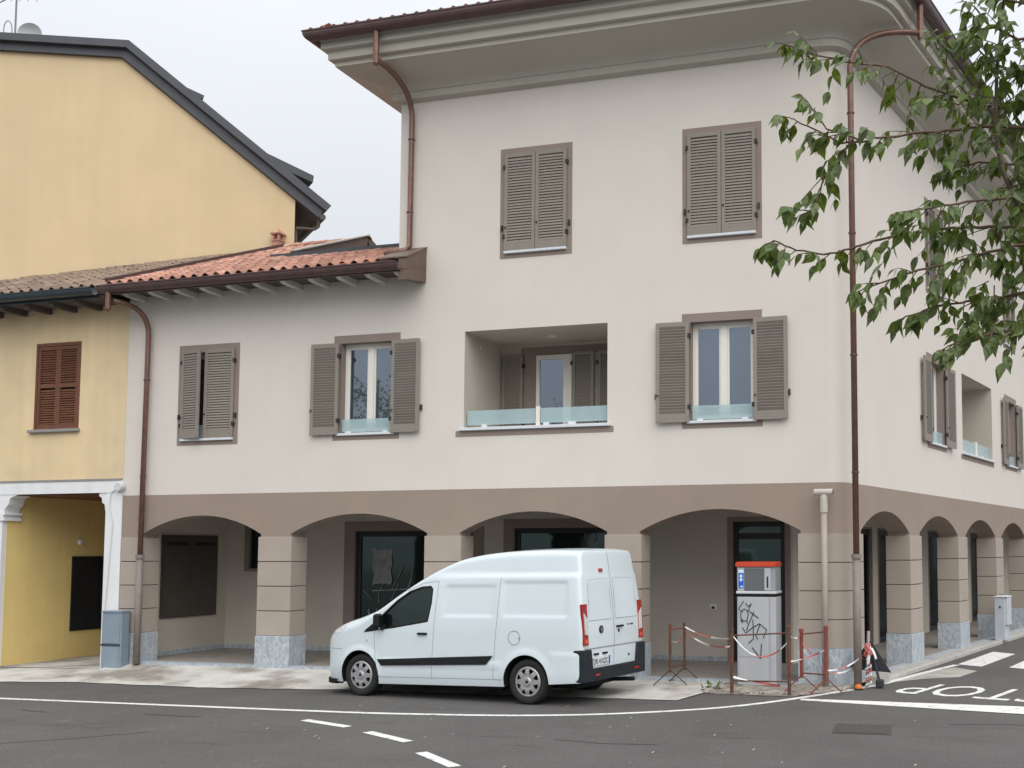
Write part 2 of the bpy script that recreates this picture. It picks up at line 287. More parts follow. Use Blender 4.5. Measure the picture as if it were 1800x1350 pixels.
# ------------------------------------------------------------------ helpers
class MB:
    def __init__(s): s.v = []; s.f = []
    def add(s, vs, fs):
        n = len(s.v); s.v += [tuple(p) for p in vs]; s.f += [tuple(i + n for i in f) for f in fs]; return s
    def quad(s, a, b, c, d): return s.add([a, b, c, d], [(0, 1, 2, 3)])
    def box(s, x0, x1, y0, y1, z0, z1):
        return s.add([(x0, y0, z0), (x1, y0, z0), (x1, y1, z0), (x0, y1, z0), (x0, y0, z1), (x1, y0, z1), (x1, y1, z1), (x0, y1, z1)],
                     [(0, 3, 2, 1), (4, 5, 6, 7), (0, 1, 5, 4), (1, 2, 6, 5), (2, 3, 7, 6), (3, 0, 4, 7)])
    def bbox(s, x0, x1, y0, y1, z0, z1, b=0.008):      # box with chamfered vertical+horizontal front edges
        xs = [(x0 + b, y0), (x1 - b, y0), (x1, y0 + b), (x1, y1 - b), (x1 - b, y1), (x0 + b, y1), (x0, y1 - b), (x0, y0 + b)]
        cx, cy = (x0 + x1)/2, (y0 + y1)/2
        def ring(z, k): return [(cx + (x - cx)*k[0], cy + (y - cy)*k[1], z) for x, y in xs]
        k = (1 - 2*b/(x1 - x0), 1 - 2*b/(y1 - y0))
        rs = [ring(z0, k), ring(z0 + b, (1, 1)), ring(z1 - b, (1, 1)), ring(z1, k)]
        vs = sum(rs, []); fs = [tuple(range(7, -1, -1)), tuple(range(24, 32))]
        for r in range(3):
            for i in range(8): j = (i + 1) % 8; fs.append((r*8 + i, r*8 + j, (r+1)*8 + j, (r+1)*8 + i))
        return s.add(vs, fs)
    def prism(s, poly, fn, d0, d1):        # poly 2d, fn(p, q, d) -> xyz
        n = len(poly); vs = [fn(p, q, d0) for p, q in poly] + [fn(p, q, d1) for p, q in poly]
        fs = [tuple(range(n)), tuple(range(2*n - 1, n - 1, -1))] + [(i, (i+1) % n, n + (i+1) % n, n + i) for i in range(n)]
        return s.add(vs, fs)
    def tube(s, pts, r, k=8, caps=True):
        pts = [Vector(p) for p in pts]; n = len(pts); rr = r if isinstance(r, (list, tuple)) else [r]*n
        rings = []; up = None
        for i, p in enumerate(pts):
            t = (pts[min(i+1, n-1)] - pts[max(i-1, 0)])
            if t.length < 1e-9: t = Vector((0, 0, 1))
            t.normalize()
            if up is None: up = Vector((0, 0, 1)) if abs(t.z) < 0.9 else Vector((1, 0, 0))
            a = t.cross(up)
            if a.length < 1e-6: a = t.cross(Vector((0, 1, 0)))
            a.normalize(); b = a.cross(t).normalized(); up = b
            rings.append([p + (a*math.cos(2*math.pi*j/k) + b*math.sin(2*math.pi*j/k))*rr[i] for j in range(k)])
        vs = sum(rings, []); fs = []
        for i in range(n - 1):
            for j in range(k): q = (j + 1) % k; fs.append((i*k + j, i*k + q, (i+1)*k + q, (i+1)*k + j))
        if caps: fs += [tuple(range(k - 1, -1, -1)), tuple(range((n-1)*k, n*k))]
        return s.add(vs, fs)
    def bar(s, p, q, w, h):               # rectangular bar
        p, q = Vector(p), Vector(q); t = (q - p).normalized(); up = Vector((0, 0, 1)) if abs(t.z) < 0.95 else Vector((0, 1, 0))
        a = t.cross(up).normalized()*w/2; b = a.cross(t).normalized()*h/2
        vs = [c + x*a + y*b for c in (p, q) for x, y in ((-1, -1), (1, -1), (1, 1), (-1, 1))]
        return s.add(vs, [(3, 2, 1, 0), (4, 5, 6, 7), (0, 1, 5, 4), (1, 2, 6, 5), (2, 3, 7, 6), (3, 0, 4, 7)])
    def lathe(s, prof, k=32, axis='y', c=(0, 0, 0)):      # prof: (radius, along)
        rings = []
        for r, a in prof:
            rings.append([(c[0] + r*math.cos(2*math.pi*j/k), c[1] + a, c[2] + r*math.sin(2*math.pi*j/k)) if axis == 'y' else
                          (c[0] + r*math.cos(2*math.pi*j/k), c[1] + r*math.sin(2*math.pi*j/k), c[2] + a) for j in range(k)])
        vs = sum(rings, []); fs = []
        for i in range(len(prof) - 1):
            for j in range(k): q = (j+1) % k; fs.append((i*k + j, i*k + q, (i+1)*k + q, (i+1)*k + j))
        return s.add(vs, fs)
    def mesh(s, name, m, smooth=False, recalc=True):
        me = bpy.data.meshes.new(name); me.from_pydata(s.v, [], s.f); me.validate()
        if recalc:
            bm = bmesh.new(); bm.from_mesh(me); bmesh.ops.recalc_face_normals(bm, faces=bm.faces); bm.to_mesh(me); bm.free()
        if m: me.materials.append(MATS[m] if isinstance(m, str) else m)
        if smooth:
            for p in me.polygons: p.use_smooth = True
        return me
    def build(s, name, m, parent=None, loc=(0, 0, 0), rz=0.0, smooth=False, recalc=True):
        return link(name, s.mesh(name, m, smooth, recalc), parent, loc, rz)
def link(name, me, parent=None, loc=(0, 0, 0), rz=0.0):
    o = bpy.data.objects.new(name, me); COL.objects.link(o); o.parent = parent
    o.location = loc; o.rotation_euler = (0, 0, rz); return o
def tag(o, label, cat, group=None):
    o['label'] = label; o['category'] = cat
    if group: o['group'] = group
    return o
def thing(name, label, cat, loc=(0, 0, 0), rz=0.0, group=None):
    return tag(link(name, None, None, loc, rz), label, cat, group)
def struct(o): o['kind'] = 'structure'; return o
def stuff(o): o['kind'] = 'stuff'; return o
def smoothstep(a, b, x):
    t = max(0.0, min(1.0, (x - a)/(b - a))); return t*t*(3 - 2*t)
def lerp_tab(tab, x):
    if x <= tab[0][0]: return tab[0][1]
    for (a, p), (b, q) in zip(tab, tab[1:]):
        if x <= b: return p + (q - p)*(x - a)/(b - a)
    return tab[-1][1]
def cat_tab(tab, x):     # smooth (Catmull-Rom) interpolation of a table
    n = len(tab)
    if x <= tab[0][0]: return tab[0][1]
    if x >= tab[-1][0]: return tab[-1][1]
    for i in range(n - 1):
        if x <= tab[i+1][0]:
            x0, y0 = tab[i]; x1, y1 = tab[i+1]; h = x1 - x0; t = (x - x0)/h
            m0 = (y1 - tab[i-1][1])/(x1 - tab[i-1][0]) if i > 0 else (y1 - y0)/h
            m1 = (tab[i+2][1] - y0)/(tab[i+2][0] - x0) if i < n - 2 else (y1 - y0)/h
            return (2*t**3 - 3*t*t + 1)*y0 + (t**3 - 2*t*t + t)*h*m0 + (-2*t**3 + 3*t*t)*y1 + (t**3 - t*t)*h*m1
def text_mesh(body, name, m, size=1.0, bold=0.0):
    cu = bpy.data.curves.new(name, 'FONT'); cu.body = body; cu.size = size; cu.offset = bold; cu.resolution_u = 3
    o = bpy.data.objects.new(name, cu); COL.objects.link(o)
    dg = bpy.context.evaluated_depsgraph_get(); me = bpy.data.meshes.new_from_object(o.evaluated_get(dg))
    bpy.data.objects.remove(o); bpy.data.curves.remove(cu); me.name = name
    me.materials.clear(); me.materials.append(MATS[m]); return me
def zr(x): return -0.06 + 0.014*max(-20.0, min(x, 0.0))      # height of the road

# facades: local frame X along the wall, Y inwards, Z up
TH = 1.36063557; C0 = -0.08; cT, sT = math.cos(TH), math.sin(TH)
FAC = {'m': ((0, 0, 0), 0.0), 'r': ((C0, 0, 0), TH)}
def fw(fk, a, y, z=0.0):
    if fk == 'm': return Vector((a, y, z))
    return Vector((C0 + a*cT - y*sT, a*sT + y*cT, z))
# arc of the rounded building corner: list of (point, outward normal)
CR = 0.30; CL = CR*math.tan(TH/2); CCX, CCY = C0 - CL, CR
ARC = [(-math.pi/2 + TH*i/8) for i in range(9)]
XM = C0 - CL; TR0 = CL            # where the flat walls end
exec_parts = []
def settle(root, loc):                 # move an unrotated root to its base without moving its parts
    loc = Vector(loc); root.location = loc
    for ch in root.children: ch.location = ch.location - loc

# ------------------------------------------------------------------ ground
g = MB(); xs = [-90, -60, -40, -20, -14, -8, -4, 0, 10, 40, 90]
for i in range(len(xs) - 1):
    a, b = xs[i], xs[i+1]
    g.quad((a, -90, zr(a)), (b, -90, zr(b)), (b, 90, zr(b)), (a, 90, zr(a)))
road = struct(g.build('road', 'asphalt', recalc=False))
def strip(pts, w, dz=0.004):
    m = MB(); pts = [Vector((*p, 0)) for p in pts]; l = []
    for i, p in enumerate(pts):
        t = (pts[min(i+1, len(pts)-1)] - pts[max(i-1, 0)]).normalized(); n = Vector((-t.y, t.x, 0))*w/2
        l.append((p + n, p - n))
    for (a, b), (c, d) in zip(l, l[1:]):
        m.add([(q.x, q.y, zr(q.x) + dz) for q in (a, b, d, c)], [(0, 1, 2, 3)])
    return m
EDGE = [(-22, -2.72), (-17.5, -2.98), (-12.67, -3.26), (-9.31, -3.48), (-6.37, -3.67), (-5.08, -3.66), (-3.9, -3.56), (-2.83, -3.27), (-1.84, -2.73),
        (-1.2, -2.18), (-0.59, -1.31), (0.05, -0.15), (0.45, 0.84), (0.86, 2.28), (1.36, 3.85)]
sm = []
for i in range(len(EDGE) - 1):
    for k in range(4):
        t = k/4; p0 = EDGE[max(i-1, 0)]; p1, p2 = EDGE[i], EDGE[i+1]; p3 = EDGE[min(i+2, len(EDGE)-1)]
        sm.append(tuple(0.5*((2*p1[j]) + (-p0[j]+p2[j])*t + (2*p0[j]-5*p1[j]+4*p2[j]-p3[j])*t*t + (-p0[j]+3*p1[j]-3*p2[j]+p3[j])*t**3) for j in (0, 1)))
sm.append(EDGE[-1])
strip(sm, 0.125).build('edge_line', 'road_paint', road, recalc=False)
for a, b in (((-6.42, -4.40), (-5.51, -4.81)), ((-5.04, -5.12), (-4.18, -5.65)), ((-3.68, -6.24), (-2.93, -6.89)), ((-2.5, -7.5), (-1.8, -8.3))):
    strip([a, b], 0.13).build('lane_dash', 'road_paint', road, recalc=False)
m = MB().add([(x, y, zr(x) + 0.008) for x, y in ((-0.50, -1.36), (2.6, -1.42), (4.6, -1.55), (4.6, -2.4), (2.48, -2.12), (-0.50, -1.52))], [(0, 1, 2, 3, 4, 5)])
m.build('stop_line', 'road_paint', road, recalc=False)
for k in range(4):
    dx = 0.90*k
    m = MB().add([(x + dx, y - 0.31*k, zr(0) + 0.004) for x, y in ((1.37, 3.95), (1.80, 3.66), (2.38, 6.27), (1.94, 6.66))], [(0, 1, 2, 3)])
    m.build('crossing_bar', 'road_paint', road, recalc=False)
tm = text_mesh('STOP', 'stop_lettering', 'road_paint', 1.0, 0.0)
ex = Vector((-0.96, 0.28, 0)); ey = -Vector((0.28, 0.96, 0)); org = Vector((3.04, 0.27, zr(0) + 0.005))
for v in tm.vertices: v.co = org + ex*(v.co.x*0.905) + ey*(v.co.y*1.88)
link('stop_lettering', tm, road)
# dirt and asphalt patching near the corner
m = MB(); poly = [(0.55, 0.95), (0.95, 1.5), (1.5, 1.9), (1.75, 2.9), (1.35, 3.4), (1.0, 2.6), (0.7, 1.8)]
m.add([(x, y, zr(x) + 0.003) for x, y in poly], [tuple(range(len(poly)))]); m.build('dirt_patch', 'concrete_right', road, recalc=False)
for pts, w_ in (([(-11.16, -4.27), (-10.85, -4.36), (-10.52, -4.38)], 0.035), ([(-9.0, -4.30), (-8.6, -4.38), (-7.95, -4.37)], 0.03), ([(-9.1, -6.85), (-8.6, -6.45), (-8.1, -6.0), (-7.7, -5.55)], 0.022),
                ([(-2.6, -5.2), (-1.9, -5.35), (-1.2, -5.3)], 0.02), ([(1.6, -3.2), (2.3, -3.0), (3.1, -3.1)], 0.02)):
    P2 = []
    for (a, b), (c, d) in zip(pts, pts[1:]):
        for k in range(6): P2.append((a + (c - a)*k/6 + random.uniform(-.015, .015), b + (d - b)*k/6 + random.uniform(-.02, .02)))
    strip(P2, w_, 0.003).build('tar_mark', 'tar', road, recalc=False)
m = MB(); random.seed(41)
for k in range(46):
    x, y = random.uniform(-13, 3), random.uniform(-7.5, -2.2); r_ = random.uniform(.012, .03)
    m.add([(x + r_*random.uniform(.5, 1)*math.cos(a), y + r_*random.uniform(.5, 1)*math.sin(a), zr(x) + 0.012*(a < 2) + 0.004) for a in (0, 1.2, 2.5, 3.8, 5.1)], [(0, 1, 2, 3, 4)])
stuff(m.build('litter_chips', 'rubble', road, recalc=False))
# concrete pavement in front of the arcade, running down to the road
m = MB()
edge = [(-24, -1.9), (-18, -1.62), (-14.79, -1.36), (-13.1, -1.2), (-11.8, -1.38), (-10.46, -1.54), (-9.2, -1.52), (-7.95, -1.46), (-6.2, -1.55), (-4.2, -1.72), (-2.2, -1.82)]
random.seed(9); fine_ = []
for (x0, y0), (x1, y1) in zip(edge, edge[1:]):
    n_ = max(1, int((x1 - x0)/0.22))
    for k in range(n_): fine_.append((x0 + (x1 - x0)*k/n_, y0 + (y1 - y0)*k/n_ + random.uniform(-.035, .035)))
edge = fine_ + [edge[-1]]
for (x0, y0), (x1, y1) in zip(edge, edge[1:]):
    nk = 5
    for k in range(nk):
        def pt(x, ye, s):
            top = -0.025 if x > -13.7 else zr(x) + 0.10
            f = s**0.8; return (x, 0.0 + (ye)*s, top*(1 - f) + (zr(x) + 0.010)*f)
        m.quad(pt(x0, y0, (k+1)/nk), pt(x1, y1, (k+1)/nk), pt(x1, y1, k/nk), pt(x0, y0, k/nk))
m.quad((-2.2, -1.82, zr(-2.2) + 0.010), (-1.95, -0.55, zr(-2) + 0.02), (-1.95, 0, -0.02), (-2.2, 0, -0.025))
pav = struct(m.build('pavement', 'concrete', recalc=False))
m = MB().add([(-24, 0, zr(-20) + 0.10), (-13.6, 0, zr(-13.6) + 0.10), (-13.6, 12, zr(-13.6) + 0.10), (-24, 12, zr(-20) + 0.10)], [(0, 1, 2, 3)])
struct(m.build('passage_ground', 'concrete', recalc=False))
# broken ground by the corner pier
m = MB(); nx, ny = 22, 12
random.seed(5)
def dedge(x): return lerp_tab([(-2.1, -0.95), (-1.3, -1.08), (-0.7, -1.12), (-0.2, -0.5), (0.12, 0.05)], x)
grid = []
for i in range(nx + 1):
    x = -2.02 + 2.12*i/nx; row = []
    for j in range(ny + 1):
        s = j/ny; y = 0.02 + (dedge(x) - 0.02)*s
        z = -0.02*(1 - s) + (zr(x) + 0.006)*s + (random.uniform(-0.012, 0.020) if 0 < j < ny else 0)
        row.append((x, y, z))
    grid.append(row)
for i in range(nx):
    for j in range(ny): m.quad(grid[i][j+1], grid[i+1][j+1], grid[i+1][j], grid[i][j])
struct(m.build('broken_ground', 'dirt', recalc=False))
m = MB()
for k in range(220):
    x = random.uniform(-2.1, 0.05); y = random.uniform(dedge(x) - 0.12, -0.05); r = random.choice((0.012, 0.018, 0.025, 0.04))
    if -1.8 < x < -1.0 and y > -0.95: continue
    c = Vector((x, y, -0.05)); vs = [c + Vector((random.uniform(-1, 1)*r*1.3, random.uniform(-1, 1)*r*1.3, random.uniform(-.3, 1)*r)) for _ in range(6)]
    m.add(vs, [(0, 1, 2), (0, 2, 3), (0, 3, 4), (0, 4, 1), (5, 2, 1), (5, 3, 2), (5, 4, 3), (5, 1, 4)])
tag(stuff(m.build('rubble', 'rubble')), 'loose stones and broken concrete around the rusty barriers', 'rubble')
# right-hand pavement and kerb stones
m = MB()
for (a, b) in ((0.25, 26.0),):
    p = [fw('r', a, -0.02), fw('r', a, -0.18), fw('r', b, -0.18), fw('r', b, -0.02)]
    m.add([(q.x, q.y, 0.004) for q in p], [(0, 1, 2, 3)])
pr = struct(m.build('side_pavement', 'concrete_right', recalc=False))
km = MB().bbox(0.005, 0.985, -0.31, -0.18, -0.2, 0.012, 0.012).mesh('kerb_stone', 'kerb')
for k in range(25):
    p = fw('r', 1.12 + k, 0); link('kerb_stone', km, pr, p, TH)
# portico floor
m = MB(); q = [Vector((-13.57, 0.0)), Vector((XM, 0.0)), fw('r', TR0, 0), fw('r', 26, 0), Vector((-13.57, 25.4))]
m.add([(p[0], p[1], 0.0) for p in q], [tuple(range(5))]); struct(m.build('portico_floor', 'floor_stone', recalc=False))
m = MB().box(-13.5, XM, -0.05, 0.16, -0.12, 0.008); struct(m.build('portico_edging', 'marble'))
m = MB().box(0.3, 26, -0.03, 0.16, -0.12, 0.010); o = struct(m.build('portico_edging', 'marble', loc=(C0, 0, 0), rz=TH))

# ------------------------------------------------------------------ the corner building
BLD = thing('corner_building', 'greige three-storey corner building with brown arcade, louvred shutters and deep cornice', 'building')
def fb(mb, fk, name, m, parent=None, **kw):
    l, r = FAC[fk]; return mb.build(name, m, parent or BLD, l, r, **kw)
def wall_panel(a0, a1, z0, z1, holes, ymin=0.0):
    m = MB(); A = sorted({a0, a1, *[h[i] for h in holes for i in (0, 1)]}); Z = sorted({z0, z1, *[h[i] for h in holes for i in (2, 3)]})
    A = [a for a in A if a0 <= a <= a1]; Z = [z for z in Z if z0 <= z <= z1]
    for x0, x1 in zip(A, A[1:]):
        for w0, w1 in zip(Z, Z[1:]):
            cx, cz = (x0+x1)/2, (w0+w1)/2
            if any(h[0] < cx < h[1] and h[2] < cz < h[3] for h in holes): continue
            m.quad((x0, ymin, w0), (x1, ymin, w0), (x1, ymin, w1), (x0, ymin, w1))
    return m
Z_T, Z_SP, Z_AP, Z_B = 3.06, 2.325, 2.67, 2.275
def spandrel(fk, a0, a1, piers):
    m = MB(); D = 0.40; g_ = 0.035
    ps = [(p0 + (g_ if p0 > a0 + 0.01 else 0), p1 - (g_ if p1 < a1 - 0.01 else 0)) for p0, p1 in piers]
    for p0, p1 in ps:
        m.box(p0, p1, 0, D, Z_B, Z_T)
    for (a, b), (c, d) in zip(ps, ps[1:]):
        w = c - b; r = Z_AP - Z_SP; RR = (w*w/4 + r*r)/(2*r); cz = Z_AP - RR; n = 24; pts = []
        for i in range(n + 1):
            x = b + w*i/n; pts.append((x, cz + math.sqrt(max(0, RR*RR - (x - (b + c)/2)**2))))
        for (x0, z0), (x1, z1) in zip(pts, pts[1:]):
            m.quad((x0, 0, z0), (x1, 0, z1), (x1, 0, Z_T), (x0, 0, Z_T))
            m.quad((x0, D, z0), (x1, D, z1), (x1, D, Z_T), (x0, D, Z_T))
            m.quad((x0, 0, z0), (x1, 0, z1), (x1, D, z1), (x0, D, z0))
    return m
PM = [(-13.55, -13.08), (-10.56, -9.87), (-7.24, -6.55), (-3.97, -3.34), (-0.79, XM)]
PR = [(TR0, 0.78)] + [(3.26 + 3.3*k, 3.97 + 3.3*k) for k in range(7)]
fb(spandrel('m', -13.55, XM, PM), 'm', 'arcade_wall', 'plaster_brown', recalc=False)
fb(spandrel('r', TR0, 23.77, PR), 'r', 'arcade_wall', 'plaster_brown', recalc=False)
def arcstrip(z0, z1, off=0.0):
    m = MB()
    pts = [(CCX + (CR + off)*math.cos(a), CCY + (CR + off)*math.sin(a)) for a in ARC]
    for (x0, y0), (x1, y1) in zip(pts, pts[1:]): m.quad((x0, y0, z0), (x1, y1, z0), (x1, y1, z1), (x0, y0, z1))
    return m, pts
o = arcstrip(Z_B, Z_T)[0].build('arcade_wall', 'plaster_brown', BLD, smooth=True, recalc=False)
# piers: marble base and four proud blocks with recessed joints
ZJ = [0.53, 0.965, 1.40, 1.835, Z_B]
def pier(fk, a0, a1):
    core = fb(MB().box(a0 + 0.015, a1 - 0.015, 0.012, 0.415, -0.05, Z_B - 0.002), fk, 'pier', 'joint')
    mk = lambda z0, z1, e: MB().bbox(a0 - e, a1 + e, -0.028 - e, 0.43 + e, z0, z1, 0.007)
    def sub(mb, n, mt):
        link(n, mb.mesh(n, mt), core)
    sub(mk(-0.04, ZJ[0] - 0.003, 0.012), 'base_slab', 'marble')
    for z0, z1 in zip(ZJ, ZJ[1:]): sub(mk(z0 + (0.004 if z0 > 0.6 else 0.0), z1 - (0.009 if z1 < 2.2 else 0.001), 0.0), 'block', 'block')
for a0, a1 in PM[:4]: pier('m', a0, a1)
for a0, a1 in PR[1:]: pier('r', a0, a1)
# corner pier follows the rounded corner
def corner_ring(off, ins):
    pts = [(-0.79 + ins - (off if ins == 0 else 0)*0.0, -off)] + [(CCX + (CR + off)*math.cos(a), CCY + (CR + off)*math.sin(a)) for a in ARC]
    e = fw('r', 0.78 - ins, -off); pts.append((e.x, e.y))
    e = fw('r', 0.78 - ins, 0.43); pts.append((e.x, e.y)); pts.append((-0.42, 0.43)); pts.append((-0.79 + ins, 0.43))
    return pts
def corner_prism(off, ins, z0, z1): return MB().prism(corner_ring(off, ins), lambda x, y, d: (x, y, d), z0, z1)
core = corner_prism(-0.012, 0.015, -0.05, Z_B - 0.002).build('pier', 'joint', BLD)
link('base_slab', corner_prism(0.040, -0.012, -0.06, ZJ[0] - 0.003).mesh('base_slab', 'marble'), core)
for z0, z1 in zip(ZJ, ZJ[1:]):
    link('block', corner_prism(0.028, 0, z0 + (0.004 if z0 > 0.6 else 0), z1 - (0.009 if z1 < 2.2 else 0.001)).mesh('block', 'block'), core)
# portico interior
INR = 1.90; tI = (2.8 - INR*cT)/sT; pI = fw('r', tI, INR)
SHOPM = [(-13.06, -11.9, 1.60, 2.62, 0.11, 0.05), (-10.67, -7.55, 0.0, 2.61, 0.24, 0.11), (-7.13, -4.30, 0.0, 2.63, 0.22, 0.10), (-2.64, -1.47, 0.0, 2.62, 0.10, 0.09)]
SHOPR = [(t0, t1, 0.0, 2.5, 0.05, 0.12) for t0, t1 in ((5.2, 6.78), (7.12, 8.6), (10.95, 12.4), (15.1, 16.5))]
m = MB(); m.quad((-13.5, 0.4, 0), (-13.5, 2.8, 0), (-13.5, 2.8, 2.8), (-13.5, 0.4, 2.8)); m.build('portico_wall', 'portico_wall', BLD, recalc=False)
fb(wall_panel(-13.5, pI.x, 0, 2.8, [(a + tr, b - tr, z0, z1 - tr*0.8) for a, b, z0, z1, tr, fr in SHOPM], 2.8), 'm', 'portico_wall', 'portico_wall', recalc=False)
fb(wall_panel(tI, 26, 0, 2.8, [(a + tr, b - tr, z0, z1 - tr*0.8) for a, b, z0, z1, tr, fr in SHOPR], INR), 'r', 'portico_wall', 'portico_wall', recalc=False)
m = MB(); e1, e2 = fw('r', 26, 0.3), fw('r', 26, INR + 0.2); k1 = fw('r', 0.3, 0.3)
m.add([(-13.55, 0.3, 2.79), (-0.35, 0.3, 2.79), (k1.x, k1.y, 2.79), (e1.x, e1.y, 2.79), (e2.x, e2.y, 2.79), (pI.x - 0.2, 3.0, 2.79), (-13.55, 3.0, 2.79)], [tuple(range(7))])
m.build('portico_ceiling', 'portico_wall', BLD, recalc=False)
for q_ in ((-13.49, -10.69, 2.775, 2.81), (-7.53, -7.15, 2.775, 2.81), (-4.28, -2.66, 2.775, 2.81), (-13.51, -13.475, 0.44, 2.77)):
    MB().box(*q_, 0.004, 0.09).build('skirting', 'marble', BLD)
m = MB().box(-13.51, -13.465, 0.93, 2.48, 0.72, 2.34); pd = m.build('panel_door', 'panel_dark', BLD)
link('panel_leaf', MB().box(-13.467, -13.455, 0.97, 1.69, 0.76, 2.30).mesh('panel_leaf', 'panel_dark'), pd)
link('panel_leaf', MB().box(-13.467, -13.455, 1.71, 2.44, 0.76, 2.30).mesh('panel_leaf', 'panel_dark'), pd)
link('vent', MB().box(-13.456, -13.45, 1.03, 1.60, 2.14, 2.20).mesh('vent', 'black_frame'), pd)
link('vent', MB().box(-13.456, -13.45, 1.80, 2.36, 2.14, 2.20).mesh('vent', 'black_frame'), pd)
def shopfront(fk, a0, a1, z0, z1, tr, fr, yw, glass='pane_shop'):
    b0, b1, zz = a0 + tr, a1 - tr, z1 - tr*0.8
    m = MB().box(a0, b0, yw - 0.012, yw + 0.16, z0 + 0.001, z1).box(b1, a1, yw - 0.012, yw + 0.16, z0 + 0.001, z1).box(b0, b1, yw - 0.012, yw + 0.16, zz, z1)
    sf = fb(m, fk, 'shop_window', 'trim_brown')
    y = yw + 0.06
    m = MB().box(b0, b0 + fr, y, y + 0.06, z0, zz).box(b1 - fr, b1, y, y + 0.06, z0, zz).box(b0 + fr, b1 - fr, y, y + 0.06, zz - fr, zz).box(b0 + fr, b1 - fr, y, y + 0.06, z0, z0 + fr)
    link('frame', m.mesh('frame', 'black_frame'), sf)
    link('pane', MB().box(b0 + fr - 0.01, b1 - fr + 0.01, y + 0.025, y + 0.04, z0 + fr - 0.01, zz - fr + 0.01).mesh('pane', glass), sf)
    return sf, (b0 + fr, b1 - fr, z0 + fr, zz - fr)
SF = [shopfront('m', *q_, 2.8) for q_ in SHOPM]
for q_ in SHOPR: shopfront('r', *q_, INR, 'pane_dark')
(sf, _), (sf2, r2), (sf3, r3), (sf4, r4) = SF
YW = 2.8 + 0.06
link('sill', MB().box(-13.0, -11.95, 2.74, 2.79, 1.60, 1.66).mesh('sill', 'trim_brown'), sf)
link('transom', MB().box(r4[0], r4[1], YW, YW + 0.02, 2.22, 2.33).mesh('transom', 'black_frame'), sf4)
# crumpled clear sheeting inside the second shop window
random.seed(8)
m = MB()
def sheet(x0, x1, z0, z1, n=9, k=7):
    g_ = [[(x0 + (x1-x0)*i/n + random.uniform(-.02, .02), YW + 0.020 - random.uniform(0.001, 0.018), z0 + (z1 - z0)*j/k + random.uniform(-.03, .03)) for j in range(k+1)] for i in range(n+1)]
    for i in range(n):
        for j in range(k): m.quad(g_[i][j], g_[i+1][j], g_[i+1][j+1], g_[i][j+1])
sheet(-10.05, -9.62, 1.35, 2.05); 
for _ in range(16):
    x = random.uniform(-10.25, -9.1); z = random.uniform(0.3, 1.3); dx = random.uniform(-.25, .25); dz = random.uniform(.15, .5)
    m.bar((x, YW + 0.006, z), (x + dx, YW + 0.006, z + dz), 0.012, 0.012)
m.bar((-10.05, YW + 0.006, 1.22), (-9.2, YW + 0.006, 1.26), 0.02, 0.02)
link('plastic_sheet', m.mesh('plastic_sheet', 'plastic_sheet'), sf2)
m = MB().lathe([(0.10, 0), (0.115, 0), (0.115, -0.008), (0.10, -0.008)], 24, c=(-5.35, YW + 0.008, 2.28)); link('ring_mark', m.mesh('ring_mark', 'plastic_sheet'), sf3)
m = MB().bbox(-2.98, -2.85, 2.78, 2.82, 0.93, 1.03, 0.006); so = m.build('socket', 'white_paint', BLD)
link('socket_hole', MB().box(-2.94, -2.88, 2.774, 2.782, 0.95, 0.995).mesh('socket_hole', 'ink'), so)
MB().lathe([(0.0, 2.765), (0.10, 2.765), (0.11, 2.79)], 20, 'z', (-2.75, 1.7, 0)).build('ceiling_lamp', 'portico_wall', BLD)

# upper walls with openings
WM = {'w1': (-5.90, 6.97, 8.88), 'w2': (-2.65, 6.97, 8.88), 'w3': (-12.40, 3.96, 5.82), 'w4': (-9.10, 3.96, 5.82), 'w5': (-2.66, 3.96, 5.82)}
WR = {'w6': (4.55, 3.96, 5.80), 'w7': (11.14, 3.96, 5.80), 'w8': (4.60, 6.97, 8.85), 'w9': (11.2, 6.97, 8.85), 'w10': (17.7, 3.96, 5.8)}
TW = 1.32
def opening(a, zb, zt): return (a + 0.14, a + TW - 0.14, zb + 0.08, zt - 0.14)
LGM = (-6.54, -3.94, 4.10, 5.76); LGR = (7.15, 9.82, 4.07, 5.75)
HM = [opening(*w) for w in WM.values()] + [LGM]; HR = [opening(*w) for w in WR.values()] + [LGR]
fb(wall_panel(-13.57, -7.84, Z_T, 6.98, HM), 'm', 'wall', 'plaster', recalc=False)
fb(wall_panel(-7.84, XM, Z_T, 10.0, HM), 'm', 'wall', 'plaster', recalc=False)
fb(wall_panel(TR0, 26, Z_T, 10.0, HR), 'r', 'wall', 'plaster', recalc=False)
arcstrip(Z_T, 10.0)[0].build('wall', 'plaster', BLD, smooth=True, recalc=False)
m = MB().quad((-7.84, 0, 6.5), (-7.84, 10, 6.5), (-7.84, 10, 10.3), (-7.84, 0, 10.3)).quad((-13.57, 0, 0), (-13.57, 8, 0), (-13.57, 8, 6.9), (-13.57, 0, 6.9))
m.build('side_wall', 'plaster', BLD, recalc=False)

